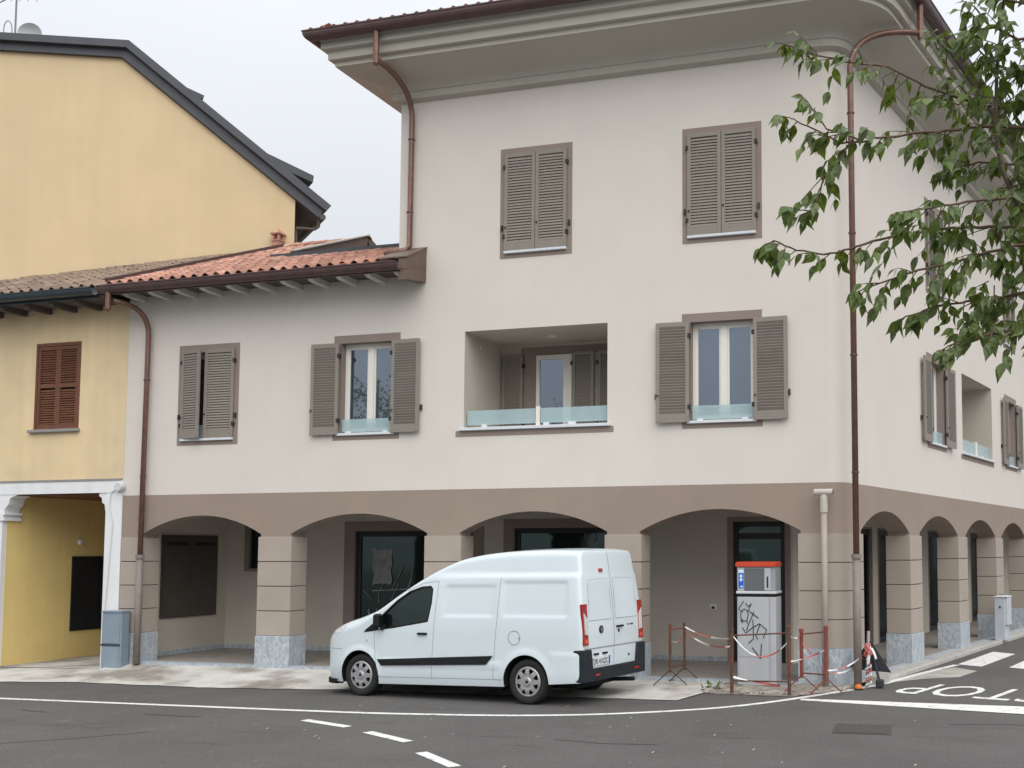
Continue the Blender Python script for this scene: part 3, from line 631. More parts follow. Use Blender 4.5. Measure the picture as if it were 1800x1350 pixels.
# shutters
_leaf = {}; _slat = {}; _slats = {}; HINGE = MB().box(-0.025, 0.02, -0.028, 0.028, 0, 0.07).mesh('hinge', 'iron')
def shutter(fk, ah, z, w, h, rot, y, single, flip=False):
    key = (round(w, 3), round(h, 3), flip)
    z0s, z1s = 0.15, h - 0.075; n = 30 if h > 1.2 else 20; pitch = (z1s - z0s)/n
    if key not in _leaf:
        st = 0.062
        lm = MB().bbox(0, st, -0.02, 0.02, 0, h, 0.004).bbox(w - st, w, -0.02, 0.02, 0, h, 0.004).box(st, w - st, -0.017, 0.017, 0, 0.14).box(st, w - st, -0.017, 0.017, h - 0.07, h)
        _leaf[key] = lm.mesh('shutter', 'shutter')
        def slat_m(mb, zc):
            dy, dz = (-0.013 if flip else 0.013), pitch*0.55; th_ = 0.0045
            pr_ = [(-dy, zc - dz - th_), (dy, zc + dz - th_), (dy, zc + dz + th_), (-dy, zc - dz + th_)]
            mb.prism(pr_, lambda p, q, d: (d, p, q), st - 0.004, w - st + 0.004)
        s1 = MB(); slat_m(s1, 0); _slat[key] = s1.mesh('slat', 'shutter')
        sj = MB()
        for k in range(n): slat_m(sj, z0s + pitch*(k + 0.5))
        _slats[key] = sj.mesh('slats', 'shutter')
    l = fw(fk, ah, y, z); sh = link('shutter', _leaf[key], BLD, l, FAC[fk][1] + rot)
    if single:
        for k in range(n):
            s_ = link('slat', _slat[key], sh, (0, 0, z0s + pitch*(k + 0.5)))
            s_.rotation_euler = (random.uniform(-.06, .06), 0, 0)
    else: stuff(link('slats', _slats[key], sh))
    for hz in (h*0.13, h*0.84): link('hinge', HINGE, sh, (0, 0, hz))
    kb = MB().lathe([(0.0, -0.045), (0.014, -0.045), (0.017, -0.03), (0.010, -0.018)], 10, c=(0.032, 0, h*0.24)).lathe([(0.0, 0.045), (0.014, 0.045), (0.017, 0.03), (0.010, 0.018)], 10, c=(w - 0.03, 0, h*0.27))
    link('knob', kb.mesh('knob', 'iron'), sh)
    return sh
def window(fk, a, zb, zt, state, single):
    a0, a1, z0, z1 = opening(a, zb, zt); zs = z0 + 0.04
    m = MB()
    for x0, x1, w0, w1 in ((a, a0, zb, zt), (a1, a + TW, zb, zt), (a0, a1, z1, zt), (a0, a1, zb, z0)): m.box(x0, x1, -0.005, 0.004, w0, w1)
    m.quad((a0, -0.004, z0), (a0, 0.26, z0), (a0, 0.26, z1), (a0, -0.004, z1)).quad((a1, -0.004, z0), (a1, 0.26, z0), (a1, 0.26, z1), (a1, -0.004, z1))
    m.quad((a0, -0.004, z1), (a1, -0.004, z1), (a1, 0.26, z1), (a0, 0.26, z1)).quad((a0, 0.255, z0), (a1, 0.255, z0), (a1, 0.255, z1), (a0, 0.255, z1))
    fb(m, fk, 'window_trim', 'trim_brown', recalc=False)
    yf = 0.15; c = (a0 + a1)/2; fr = 0.055
    f = MB().box(a0, a0 + fr, yf, yf + 0.06, zs, z1).box(a1 - fr, a1, yf, yf + 0.06, zs, z1).box(a0 + fr, a1 - fr, yf, yf + 0.06, z1 - fr, z1).box(a0 + fr, a1 - fr, yf, yf + 0.06, zs, zs + fr)
    f.box(c - 0.055, c + 0.055, yf - 0.012, yf + 0.05, zs + fr, z1 - fr)
    for x0, x1 in ((a0 + fr, c - 0.055), (c + 0.055, a1 - fr)):
        f.box(x0, x0 + 0.03, yf + 0.012, yf + 0.05, zs + fr, z1 - fr).box(x1 - 0.03, x1, yf + 0.012, yf + 0.05, zs + fr, z1 - fr).box(x0 + 0.03, x1 - 0.03, yf + 0.012, yf + 0.05, z1 - fr - 0.04, z1 - fr).box(x0 + 0.03, x1 - 0.03, yf + 0.012, yf + 0.05, zs + fr, zs + fr + 0.05)
    win = fb(f, fk, 'window', 'window_white')
    for x0, x1 in ((a0 + fr + 0.03, c - 0.085), (c + 0.085, a1 - fr - 0.03)):
        link('pane', MB().box(x0, x1, yf + 0.026, yf + 0.038, zs + fr + 0.05, z1 - fr - 0.04).mesh('pane', 'pane_sky'), win)
    link('sill', MB().bbox(a0 - 0.05, a1 + 0.05, -0.055, 0.2, z0 - 0.002, zs, 0.005).mesh('sill', 'sill'), win)
    if state != 'closed':
        b = MB().box(a0 + 0.02, a1 - 0.02, 0.035, 0.05, zs + 0.028, zs + 0.25)
        gl = link('glass_guard', b.mesh('glass_guard', 'frost'), win)
        link('clamp', MB().box(a0 + 0.10, a0 + 0.20, 0.025, 0.06, zs, zs + 0.04).box(a1 - 0.20, a1 - 0.10, 0.025, 0.06, zs, zs + 0.04).mesh('clamp', 'sill'), win)
    zl, hl = zs - 0.01 + 0.01, z1 - zs - 0.01
    w = (a1 - a0)/2 - 0.004
    if state == 'closed':
        shutter(fk, a0 - 0.05, zl, w + 0.05, hl + 0.05, 0, -0.026, single); shutter(fk, a1 + 0.05, zl, w + 0.05, hl + 0.05, math.pi, -0.026, single, True)
    elif state == 'open':
        shutter(fk, a0 - 0.008, zl - 0.02, w + 0.035, hl + 0.03, math.pi + R(random.uniform(1, 3)), -0.055, single)
        shutter(fk, a1 + 0.008, zl - 0.02, w + 0.035, hl + 0.03, R(random.uniform(-3, -1)), -0.055, single, True)
    elif state == 'ajar':
        shutter(fk, a0 - 0.05, zl, w - 0.02, hl + 0.05, R(-13), -0.026, single); shutter(fk, a1 + 0.05, zl, w + 0.12, hl + 0.05, math.pi, -0.026, single, True)
    for sx in ((a0 - 0.095, a1 + 0.095) if state != 'open' else (a0 - w - 0.06, a1 + w + 0.06)):
        fb(MB().box(sx - 0.012, sx + 0.012, -0.05, 0.0, zs + 0.36, zs + 0.45), fk, 'shutter_stay', 'iron')
for k, s_ in (('w1', 'closed'), ('w2', 'closed'), ('w3', 'ajar'), ('w4', 'open'), ('w5', 'open')): window('m', *WM[k], s_, True)
for k, s_ in (('w6', 'open'), ('w7', 'open'), ('w8', 'closed'), ('w9', 'closed'), ('w10', 'open')): window('r', *WR[k], s_, False)

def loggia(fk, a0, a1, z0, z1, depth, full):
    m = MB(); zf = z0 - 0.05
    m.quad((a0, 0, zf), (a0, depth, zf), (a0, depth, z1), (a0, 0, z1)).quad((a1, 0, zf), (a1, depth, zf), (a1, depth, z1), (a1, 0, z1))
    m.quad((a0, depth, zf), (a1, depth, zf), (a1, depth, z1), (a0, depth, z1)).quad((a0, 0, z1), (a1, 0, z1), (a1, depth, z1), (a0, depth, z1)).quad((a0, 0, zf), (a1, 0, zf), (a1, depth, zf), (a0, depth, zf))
    lg = fb(m, fk, 'loggia', 'portico_wall', recalc=False)  # plaster darker than the facade: the loggia's shade is put into the colour
    link('sill', MB().bbox(a0 - 0.07, a1 + 0.06, -0.06, 0.22, z0 - 0.05, z0, 0.005).mesh('sill', 'sill'), lg)
    link('sill_trim', MB().box(a0 - 0.15, a1 + 0.11, -0.005, 0.004, z0 - 0.15, z0 - 0.05).mesh('sill_trim', 'trim_brown'), lg)
    c = a0 + (a1 - a0)*0.515
    for x0, x1 in ((a0 + 0.03, c - 0.05), (c + 0.05, a1 - 0.02)): link('glass_guard', MB().box(x0, x1, 0.07, 0.085, z0 + 0.05, z0 + 0.30).mesh('glass_guard', 'frost'), lg)
    link('guard_post', MB().bbox(c - 0.035, c + 0.035, 0.04, 0.11, z0, z0 + 0.33, 0.01).mesh('guard_post', 'window_white'), lg)
    link('clamp', MB().box(c + 0.10, c + 0.20, 0.06, 0.10, z0, z0 + 0.06).box(c + 0.55, c + 0.68, 0.06, 0.10, z0, z0 + 0.06).box(a0 + 0.3, a0 + 0.4, 0.06, 0.10, z0, z0 + 0.06).mesh('clamp', 'sill'), lg)
    link('ceiling_lamp', MB().lathe([(0, z1 - 0.03), (0.085, z1 - 0.03), (0.10, z1 - 0.002)], 20, 'z', (a0 + 1.3, 0.75, 0)).mesh('ceiling_lamp', 'plaster'), lg)
    if full:
        d = depth; zt = z1 - 0.19
        m = MB().box(a0 + 0.40, a0 + 2.45, d - 0.012, d, zt - 0.02, z1 - 0.06).box(a0 + 0.42, a0 + 0.70, d - 0.012, d, zf, zt - 0.02)
        link('door_trim', m.mesh('door_trim', 'trim_brown'), lg)
        x0, x1 = a0 + 0.71, a0 + 1.40
        m = MB().box(x0, x0 + 0.07, d - 0.05, d - 0.005, zf, zt - 0.03).box(x1 - 0.16, x1, d - 0.05, d - 0.005, zf, zt - 0.03).box(x0 + 0.07, x1 - 0.16, d - 0.05, d - 0.005, zt - 0.11, zt - 0.03)
        link('door_frame', m.mesh('door_frame', 'window_white'), lg)
        link('pane', MB().box(x0 + 0.07, x1 - 0.16, d - 0.03, d - 0.02, zf, zt - 0.11).mesh('pane', 'pane_sky'), lg)
        hs = zt - zf
        shutter(fk, a0 + 0.45, zf, 0.42, hs, math.pi, d - 0.045, False)
        shutter(fk, a0 + 1.42, zf, 0.42, hs, 0, d - 0.075, False)
        shutter(fk, a0 + 1.90, zf, 0.42, hs, 0, d - 0.045, False)
        link('wall_hook', MB().tube([(a0 + 0.0, 0.55, z1 - 0.17), (a0 + 0.02, 0.55, z1 - 0.17), (a0 + 0.03, 0.55, z1 - 0.21)], 0.012, 6).mesh('wall_hook', 'white_paint'), lg)
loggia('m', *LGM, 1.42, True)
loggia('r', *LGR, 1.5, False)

# cornice, gutter and roof of the tall part
def path_off(o, yend=9.0, tend=26.0):
    p = [(-7.84 - o, yend), (-7.84 - o, -o)] + [(CCX + (CR + o)*math.cos(a), CCY + (CR + o)*math.sin(a)) for a in ARC]
    e = fw('r', tend, -o); return p + [(e.x, e.y)]
def path_sharp(o, yend=9.0, tend=26.0):
    t = (-o + o*cT)/sT; e = fw('r', tend, -o)
    return [(-7.84 - o, yend), (-7.84 - o, -o), (C0 + t*cT + o*sT, -o), (e.x, e.y)]
def sweep(prof, pf):
    m = MB(); rows = [[(x, y, z) for x, y in pf(o)] for o, z in prof]
    for r0, r1 in zip(rows, rows[1:]):
        for i in range(len(r0) - 1): m.quad(r0[i], r0[i+1], r1[i+1], r1[i])
    return m
CP = [(0.004, 9.90), (0.115, 9.935), (0.115, 10.05), (0.14, 10.06), (0.15, 10.09), (0.18, 10.125), (0.235, 10.16), (0.31, 10.19), (0.41, 10.22), (0.55, 10.26), (0.78, 10.335),
      (0.815, 10.345), (0.815, 10.43), (0.90, 10.44), (0.90, 10.585), (0.99, 10.60), (0.99, 10.72), (1.12, 10.90)]
sweep(CP, path_off).build('cornice', 'cornice', BLD, recalc=False)
gp = [(1.00 + 0.105 - 0.105*math.cos(a), 10.84 - 0.135*math.sin(a)) for a in [math.pi*i/10 for i in range(11)]]
gp += [(1.222, 10.845), (1.222, 10.865), (1.20, 10.865)]
gut = sweep(gp, path_off).build('gutter', 'copper_dark', BLD, recalc=False)
rf = sweep([(1.17, 10.845), (-4.2, 12.31)], path_sharp).build('roof', 'tile_red', BLD, recalc=False)
def tile_mesh(name, m, w, l, hgt):
    mb = MB(); prof = []
    for i in range(9):
        t = i/8; x = w*t
        z = hgt*math.sin(math.pi*min(1, t/0.62)) if t < 0.62 else -0.010*math.sin(math.pi*(t - 0.62)/0.38)
        prof.append((x, z))
    th_ = 0.014
    for (x0, z0), (x1, z1) in zip(prof, prof[1:]):
        mb.add([(x0, 0, z0), (x1, 0, z1), (x1, l, z1), (x0, l, z0), (x0, 0, z0 - th_), (x1, 0, z1 - th_)], [(0, 1, 2, 3), (4, 5, 1, 0)])
    return mb.mesh(name, m, recalc=False)
tmA = tile_mesh('tile', 'tile_red', 0.235, 0.46, 0.055); tmB = tile_mesh('tile', 'tile_old', 0.235, 0.46, 0.055)
def place_tile(parent, me, x, y, z, slope, rz=0.0):
    o = link('tile', me, parent, (x, y, z)); o.rotation_euler = (slope, random.uniform(-.02, .02), rz + random.uniform(-.03, .03)); return o
sl = math.atan(1.465/5.37)
for k in range(44):
    for r_ in range(2): place_tile(rf, tmA, -8.98 + 0.225*k, -1.17 + 0.36*r_, 10.862 + 0.36*r_*math.tan(sl), sl - 0.03)
for k in range(12): place_tile(rf, tmA, -9.03, -1.1 + 0.225*k + 0.225, 10.862, sl, -math.pi/2)

# lower roof on the left, with gutter, rafters, terrace cut and chimney
SL = 0.396; SLA = math.atan(SL); ROOF = lambda y: 6.93 + SL*(y + 0.55)
def slab(x0, x1, y0, y1, t=0.07, dz=0.0):
    return MB().prism([(y0, ROOF(y0) + dz), (y1, ROOF(y1) + dz), (y1, ROOF(y1) - t + dz), (y0, ROOF(y0) - t + dz)], lambda p, q, d: (d, p, q), x0, x1)
RY = 4.62
lr = slab(-13.62, -7.31, -0.55, 0.0, 0.05).build('low_roof', 'soffit_dark', BLD)
link('roof_deck', slab(-13.62, -7.85, 0.0, 1.97).mesh('roof_deck', 'soffit_dark'), lr)
link('roof_deck', slab(-13.62, -11.50, 1.97, RY).mesh('roof_deck', 'soffit_dark'), lr)
m = MB().quad((-13.62, RY, ROOF(RY)), (-11.5, RY, ROOF(RY)), (-11.5, RY + 3, ROOF(RY) - 1.2), (-13.62, RY + 3, ROOF(RY) - 1.2)); link('back_slope', m.mesh('back_slope', 'tile_red', recalc=False), lr)
random.seed(21); cols = [-13.60 + 0.2345*k for k in range(28)]
for x in cols:
    for r_ in range(14):
        y = -0.56 + 0.37*r_
        if y > 1.65 and x > -11.72: continue
        if y > RY - 0.30: continue
        if x > -8.05 and y > -0.6 + 0.3: continue
        if x > -7.85: continue
        place_tile(lr, tmA, x, y, ROOF(y) + 0.022 + random.uniform(-.004, .004), SLA - 0.035)
for k in range(6):
    mb = MB(); rr = 0.10; n = 8
    p = [(RY + rr*math.cos(math.pi*i/n), ROOF(RY) + 0.03 + rr*0.8*math.sin(math.pi*i/n)) for i in range(n + 1)]
    for (y0, z0), (y1, z1) in zip(p, p[1:]): mb.quad((-13.6 + 0.36*k, y0, z0), (-13.6 + 0.36*k + 0.4, y0, z0 + .012), (-13.6 + 0.36*k + 0.4, y1, z1 + .012), (-13.6 + 0.36*k, y1, z1))
    link('ridge_tile', mb.mesh('ridge_tile', 'tile_red', smooth=True, recalc=False), lr)
lg_p = [(-0.60 - 0.085 + 0.085*math.cos(a), 6.85 - 0.115*math.sin(a)) for a in [math.pi*i/10 for i in range(11)]] + [(-0.785, 6.855), (-0.785, 6.875), (-0.765, 6.875)]
m = MB()
for (y0, z0), (y1, z1) in zip(lg_p, lg_p[1:]): m.quad((-13.62, y0, z0), (-7.42, y0, z0), (-7.42, y1, z1), (-13.62, y1, z1))
m.add([(-13.62, y, z) for y, z in lg_p[:11]], [tuple(range(11))])
m.box(-13.62, -7.42, -0.60, -0.55, 6.74, 6.90)
lgut = m.build('gutter', 'copper_dark', BLD, recalc=False)
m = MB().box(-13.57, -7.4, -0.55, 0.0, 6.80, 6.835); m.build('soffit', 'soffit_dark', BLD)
for k in range(11):
    x = -13.28 + 0.565*k
    if x > -7.5: break
    MB().prism([(-0.54, 6.80), (0.0, 6.80), (0.0, 6.70), (-0.44, 6.715), (-0.52, 6.745)], lambda p, q, d: (d, p, q), x, x + 0.11).build('rafter', 'rafter', BLD)
bx = MB().prism([(-0.63, 6.58), (0.0, 6.67), (0.0, 7.27), (-0.63, 6.96)], lambda p, q, d: (d, p, q), -7.47, -7.30).build('eave_box', 'flashing', BLD)
link('seam', MB().prism([(-0.635, 6.76), (0.001, 6.95), (0.001, 6.965), (-0.635, 6.775)], lambda p, q, d: (d, p, q), -7.475, -7.295).mesh('seam', 'copper'), bx)
link('cap_flashing', MB().prism([(-0.65, 6.955), (0.0, 7.275), (0.0, 7.295), (-0.65, 6.975)], lambda p, q, d: (d, p, q), -7.84, -7.285).mesh('cap_flashing', 'flashing'), bx)
link('terrace_edge', MB().box(-11.97, -7.85, 1.93, 2.05, 7.82, 8.02).mesh('terrace_edge', 'slate'), lr)
link('terrace_floor', MB().box(-11.5, -7.85, 2.05, 7.0, 7.0, 7.05).mesh('terrace_floor', 'sill_grey'), lr)
m = MB().bar((-11.46, 1.95, ROOF(1.95) + 0.01), (-11.46, RY, ROOF(RY) + 0.01), 0.05, 0.24).bar((-11.46, RY, ROOF(RY) + 0.01), (-11.46, RY + 1.6, ROOF(RY) - 0.62), 0.05, 0.24)
link('verge_board', m.mesh('verge_board', 'flashing'), lr)
m = MB().bar((-11.44, 1.95, ROOF(1.95) + 0.15), (-11.44, RY, ROOF(RY) + 0.15), 0.10, 0.03)
link('verge_flashing', m.mesh('verge_flashing', 'rafter'), lr)
m = MB().add([(-11.52, 2.0, 7.0), (-11.52, RY + 1.6, 7.0), (-11.52, RY + 1.6, ROOF(RY) - 0.7), (-11.52, RY, ROOF(RY) - 0.05), (-11.52, 2.0, ROOF(2.0) - 0.05)], [(0, 1, 2, 3, 4)])
link('dormer_cheek', m.mesh('dormer_cheek', 'flashing', recalc=False), lr)
link('party_flashing', MB().bar((-13.66, -0.5, ROOF(-0.5) + 0.09), (-13.66, RY, ROOF(RY) + 0.09), 0.06, 0.07).mesh('party_flashing', 'copper_dark'), lr)
cx, cy, cz = -14.03, 4.9, ROOF(4.62)
ch = MB().bbox(cx - .10, cx + .10, cy - .10, cy + .10, cz - 0.2, cz + 0.30, 0.008)
for sx in (-1, 1):
    for sy in (-1, 1): ch.box(cx + sx*.075 - .025, cx + sx*.075 + .025, cy + sy*.075 - .025, cy + sy*.075 + .025, cz + .30, cz + .44)
ch.box(cx - .115, cx + .115, cy - .115, cy + .115, cz + .275, cz + .305).box(cx - .13, cx + .13, cy - .13, cy + .13, cz + .44, cz + .475)
ch.add([(cx - .12, cy - .12, cz + .475), (cx + .12, cy - .12, cz + .475), (cx + .12, cy + .12, cz + .475), (cx - .12, cy + .12, cz + .475), (cx, cy, cz + .60)], [(0, 1, 4), (1, 2, 4), (2, 3, 4), (3, 0, 4), (3, 2, 1, 0)])
link('chimney', ch.mesh('chimney', 'tile_red'), lr)

# downpipes
def arc_pts(p0, p1, p2, n=10):
    p0, p1, p2 = Vector(p0), Vector(p1), Vector(p2)
    return [p0*(1-t)**2 + p1*2*t*(1-t) + p2*t*t for t in [i/n for i in range(n+1)]]
def clamps(parent, pts, r):
    for p in pts: link('clamp', MB().lathe([(r, -0.012), (r + 0.012, -0.012), (r + 0.012, 0.012), (r, 0.012)], 12, 'z', p).mesh('clamp', 'copper_dark'), parent)
def stub(name, x, y, z0, z1, r=0.05):
    m = MB().tube([(x, y, z1), (x, y, z0)], r, 12).tube([(x, y, z0), (x, y, z0 - 0.05)], [r*0.9, 0.012], 12).tube([(x, y, z0 - 0.05), (x, y, z0 - 0.10)], 0.012, 6)
    return m
RP = 0.048
dp = MB().tube([*arc_pts((-13.36, -0.62, 6.60), (-13.03, -0.12, 6.60), (-13.03, -0.10, 6.05)), (-13.03, -0.10, 5.5), (-13.05, -0.10, 1.9)], RP, 12).build('downpipe', 'copper', BLD, smooth=True)
link('outlet', stub('outlet', -13.42, -0.68, 6.44, 6.78).mesh('outlet', 'copper'), dp)
link('lower_pipe', MB().tube([(-13.05, -0.10, 1.95), (-13.05, -0.10, -0.03)], 0.062, 12).mesh('lower_pipe', 'pipe_grey', smooth=True), dp)
clamps(dp, [(-13.03, -0.10, 5.2), (-13.04, -0.10, 3.4), (-13.05, -0.10, 2.6)], RP)
link('collar', MB().lathe([(0.05, 0), (0.078, 0), (0.078, -0.07), (0.06, -0.07)], 12, 'z', (-13.05, -0.10, 1.96)).mesh('collar', 'pipe_grey'), dp)
dp = MB().tube([(-7.68, -1.09, 10.30), *arc_pts((-7.67, -1.0, 10.235), (-7.57, -0.14, 10.17), (-7.57, -0.10, 9.60)), (-7.57, -0.10, 9.3), (-7.58, -0.10, 7.3), (-7.62, -0.16, 7.22), (-7.95, -0.30, 7.14)], RP, 12).build('downpipe', 'copper', BLD, smooth=True)
link('outlet', stub('outlet', -7.68, -1.09, 10.16, 10.74).mesh('outlet', 'copper'), dp)
clamps(dp, [(-7.57, -0.10, 9.2), (-7.58, -0.10, 7.9)], RP)
pcx, pcy = 0.115, -0.10
eo = fw('r', 0.80, -1.09)
dp = MB().tube([*arc_pts((eo.x, eo.y, 10.25), (pcx + 0.06, pcy, 10.20), (pcx, pcy, 9.55)), (pcx, pcy, 9.2), (pcx, pcy, 1.9)], RP, 12).build('downpipe', 'copper', BLD, smooth=True)
link('outlet', stub('outlet', eo.x, eo.y, 10.16, 10.74).mesh('outlet', 'copper'), dp)
link('lower_pipe', MB().tube([(pcx, pcy, 1.95), (pcx, pcy, -0.03)], 0.062, 12).mesh('lower_pipe', 'pipe_grey', smooth=True), dp)
link('collar', MB().lathe([(0.05, 0), (0.078, 0), (0.078, -0.07), (0.06, -0.07)], 12, 'z', (pcx, pcy, 1.96)).mesh('collar', 'pipe_grey'), dp)
clamps(dp, [(pcx, pcy, 8.8), (pcx, pcy, 6.9), (pcx, pcy, 5.0), (pcx, pcy, 3.2)], RP)

# ------------------------------------------------------------------ low yellow house on the left
YH = thing('yellow_house', 'low yellow house with brown louvred window over a white-beamed passage', 'house')
HW = (-15.74, -14.67, 4.36, 6.04)
fb(wall_panel(-24, -13.572, 3.34, 6.72, [HW]), 'm', 'wall', 'yellow_low', YH, recalc=False)
m = MB().box(-24, -13.574, -0.02, 0.35, 3.12, 3.345); MB.build(m, 'beam', 'white_paint', YH)
m = MB().box(-24, -13.60, -0.03, 0.0, 3.345, 3.385); m.build('string_course', 'sill_grey', YH)
co = MB().box(-13.95, -13.578, -0.012, 0.34, -0.3, 3.12).build('column', 'white_paint', YH)
link('bracket', MB().prism([(-13.95, 3.12), (-14.12, 3.12), (-14.12, 3.06), (-14.06, 3.03), (-14.05, 2.94), (-13.99, 2.90), (-13.97, 2.78), (-13.95, 2.76)], lambda p, q, d: (p, d, q), 0.0, 0.30).mesh('bracket', 'white_paint'), co)
co2 = MB().box(-16.75, -16.41, 0.0, 0.34, -0.3, 2.62).build('column', 'white_paint', YH)
m = MB()
for x1, z0, z1 in ((-16.34, 2.62, 2.67), (-16.37, 2.67, 2.73), (-16.32, 2.73, 2.78)): m.box(-16.85, x1, -0.03, 0.36, z0, z1)
m.prism([(-16.85, 2.78), (-16.37, 2.78), (-16.34, 2.86), (-16.27, 2.93), (-16.24, 3.05), (-16.05, 3.12), (-16.85, 3.12)], lambda p, q, d: (p, d, q), -0.01, 0.33)
link('capital', m.mesh('capital', 'white_paint'), co2)
m = MB().quad((-16.405, 0.1, -0.4), (-16.405, 7, -0.4), (-16.405, 7, 3.12), (-16.405, 0.1, 3.12)).quad((-16.405, 7, -0.4), (-13.57, 7, -0.4), (-13.57, 7, 3.12), (-16.405, 7, 3.12)).quad((-24, 0.1, -0.4), (-16.405, 0.1, -0.4), (-16.405, 0.1, 3.12), (-24, 0.1, 3.12))
m.build('passage_wall', 'yellow_deep', YH, recalc=False)
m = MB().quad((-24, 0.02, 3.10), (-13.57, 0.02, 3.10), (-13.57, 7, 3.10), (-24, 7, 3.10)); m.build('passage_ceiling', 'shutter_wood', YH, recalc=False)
pdr = MB().box(-16.42, -16.375, 1.68, 3.1, 0.38, 1.92).build('panel_door', 'panel_black', YH)
link('panel_leaf', MB().box(-16.377, -16.365, 1.72, 2.37, 0.42, 1.88).mesh('panel_leaf', 'panel_black'), pdr); link('panel_leaf', MB().box(-16.377, -16.365, 2.40, 3.06, 0.42, 1.88).mesh('panel_leaf', 'panel_black'), pdr)
MB().lathe([(0.0, -0.05), (0.05, -0.04), (0.07, 0.0)], 14, 'y', (0, 0, 0)).build('passage_lamp', 'white_paint', YH, (-16.38, 1.85, 2.22), R(90))
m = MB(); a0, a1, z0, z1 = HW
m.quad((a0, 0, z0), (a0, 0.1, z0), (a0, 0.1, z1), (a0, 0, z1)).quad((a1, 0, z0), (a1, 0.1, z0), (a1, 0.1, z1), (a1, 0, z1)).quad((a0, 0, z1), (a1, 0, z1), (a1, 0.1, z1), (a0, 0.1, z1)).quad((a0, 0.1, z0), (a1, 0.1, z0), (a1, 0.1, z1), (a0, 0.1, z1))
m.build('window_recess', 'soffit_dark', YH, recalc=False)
f = MB().box(a0, a0 + .05, -0.01, 0.05, z0, z1).box(a1 - .05, a1, -0.01, 0.05, z0, z1).box(a0 + .05, a1 - .05, -0.01, 0.05, z1 - .06, z1)
wf = f.build('window_frame', 'shutter_wood', YH)
c = (a0 + a1)/2; hh = z1 - z0 - 0.07
lm = MB(); wl = (a1 - a0)/2 - 0.055
lm.box(0, .055, 0, .035, 0, hh).box(wl - .055, wl, 0, .035, 0, hh).box(.055, wl - .055, 0, .035, 0, .09).box(.055, wl - .055, 0, .035, hh - .07, hh).box(.055, wl - .055, 0, .035, hh*0.50, hh*0.50 + .07)
lme = lm.mesh('shutter', 'shutter_wood')
pit_ = (hh - .16)/32; sme = MB().prism([(0.004, -pit_*.42), (0.030, pit_*.30), (0.030, pit_*.46), (0.004, -pit_*.2)], lambda p, q, d: (d, p, q), .05, wl - .05).mesh('slat', 'shutter_wood')
for x in (a0 + .053, c + .002):
    sh = link('shutter', lme, YH, (x, 0.0, z0 + 0.003))
    for k in range(32):
        zc = .09 + pit_*(k + .5)
        if hh*0.49 < zc < hh*0.50 + .075: continue
        s_ = link('slat', sme, sh, (0, 0, zc)); s_.rotation_euler = (random.uniform(-.12, .12), random.uniform(-.012, .012), 0)
MB().bbox(a0 - .09, a1 + .04, -0.075, 0.05, z0 - .06, z0 - .001, 0.008).build('sill', 'sill_grey', YH)
jb = MB().lathe([(0.0, -0.10), (0.075, -0.10), (0.085, -0.08), (0.085, 0.0)], 20, 'y', (-13.60, -0.012, 3.22)).build('junction_box', 'cabinet_white', YH, smooth=False)
link('cable', MB().tube([(-13.68, -0.03, 3.20), (-13.82, -0.03, 3.12), (-13.85, -0.03, 2.9), (-13.76, -0.03, 2.55), (-13.80, -0.03, 1.9), (-13.87, -0.03, 0.9)], 0.008, 6).mesh('cable', 'cabinet_white'), jb)
# roof: old tiles
yr = slab(-24, -13.70, -0.55, RY, 0.07, -0.03).build('roof', 'soffit_dark', YH)
random.seed(31); nt_ = 0
for k in range(25):
    x = -13.95 - 0.2345*k
    for r_ in range(13):
        y = -0.60 + 0.37*r_
        if y > RY - 0.1 or nt_ >= 300: continue
        if y > 4.9 + (x + 13.6)*0.466: continue
        nt_ += 1; place_tile(yr, tmB, x, y, ROOF(y) + random.uniform(-.008, .010), SLA - 0.03 + random.uniform(-.02, .02))
m = MB()
for x in [-19.6 - 0.25*k for k in range(16)]: m.tube([(x, -0.6, ROOF(-.6) + .01), (x, 1.8, ROOF(1.8) + .01)], 0.08, 6)
stuff(link('far_tiles', m.mesh('far_tiles', 'tile_old'), yr))
m = MB()
gp2 = [(y - 0.03, z - 0.02) for y, z in lg_p]
for (y0, z0), (y1, z1) in zip(gp2, gp2[1:]): m.quad((-24, y0, z0), (-13.70, y0, z0), (-13.70, y1, z1), (-24, y1, z1))
m.box(-24, -13.70, -0.62, -0.58, 6.68, 6.88); m.build('gutter', 'gutter_dark', YH, recalc=False)
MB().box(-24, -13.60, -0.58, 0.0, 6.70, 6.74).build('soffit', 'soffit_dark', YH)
for k in range(9): MB().box(-14.3 - 0.6*k, -14.2 - 0.6*k, -0.56, 0.0, 6.60, 6.70).build('rafter', 'soffit_dark', YH)
settle(YH, (-15.2, 0, zr(-15)))

# ------------------------------------------------------------------ tall yellow gabled house behind
GA = R(25)
GH = thing('gabled_house', 'tall yellow house with blank gable wall and dark slate-grey roof behind the tiles', 'house', (-13.6, 5.2, 0), GA)
prof = [(-14.0, 13.45), (-4.13, 13.48), (-0.17, 10.29), (-0.17, 0), (-14.0, 0)]
MB().prism(prof, lambda p, q, d: (p - 0.44*d, d, q), 0.0, 11.0).build('wall', 'yellow', GH)
def rslab(p0, p1, off, t, y0, y1):
    (a, b), (c, d) = p0, p1; L_ = math.hypot(c - a, d - b); nx, nz = -(d - b)/L_, (c - a)/L_
    return MB().prism([(a + nx*off, b + nz*off), (c + nx*off, d + nz*off), (c + nx*(off + t), d + nz*(off + t)), (a + nx*(off + t), b + nz*(off + t))], lambda p, q, dd: (p - 0.44*dd, dd, q), y0, y1)
rp = [(-14.0, 13.45), (-4.13, 13.48), (0.34, 9.88)]
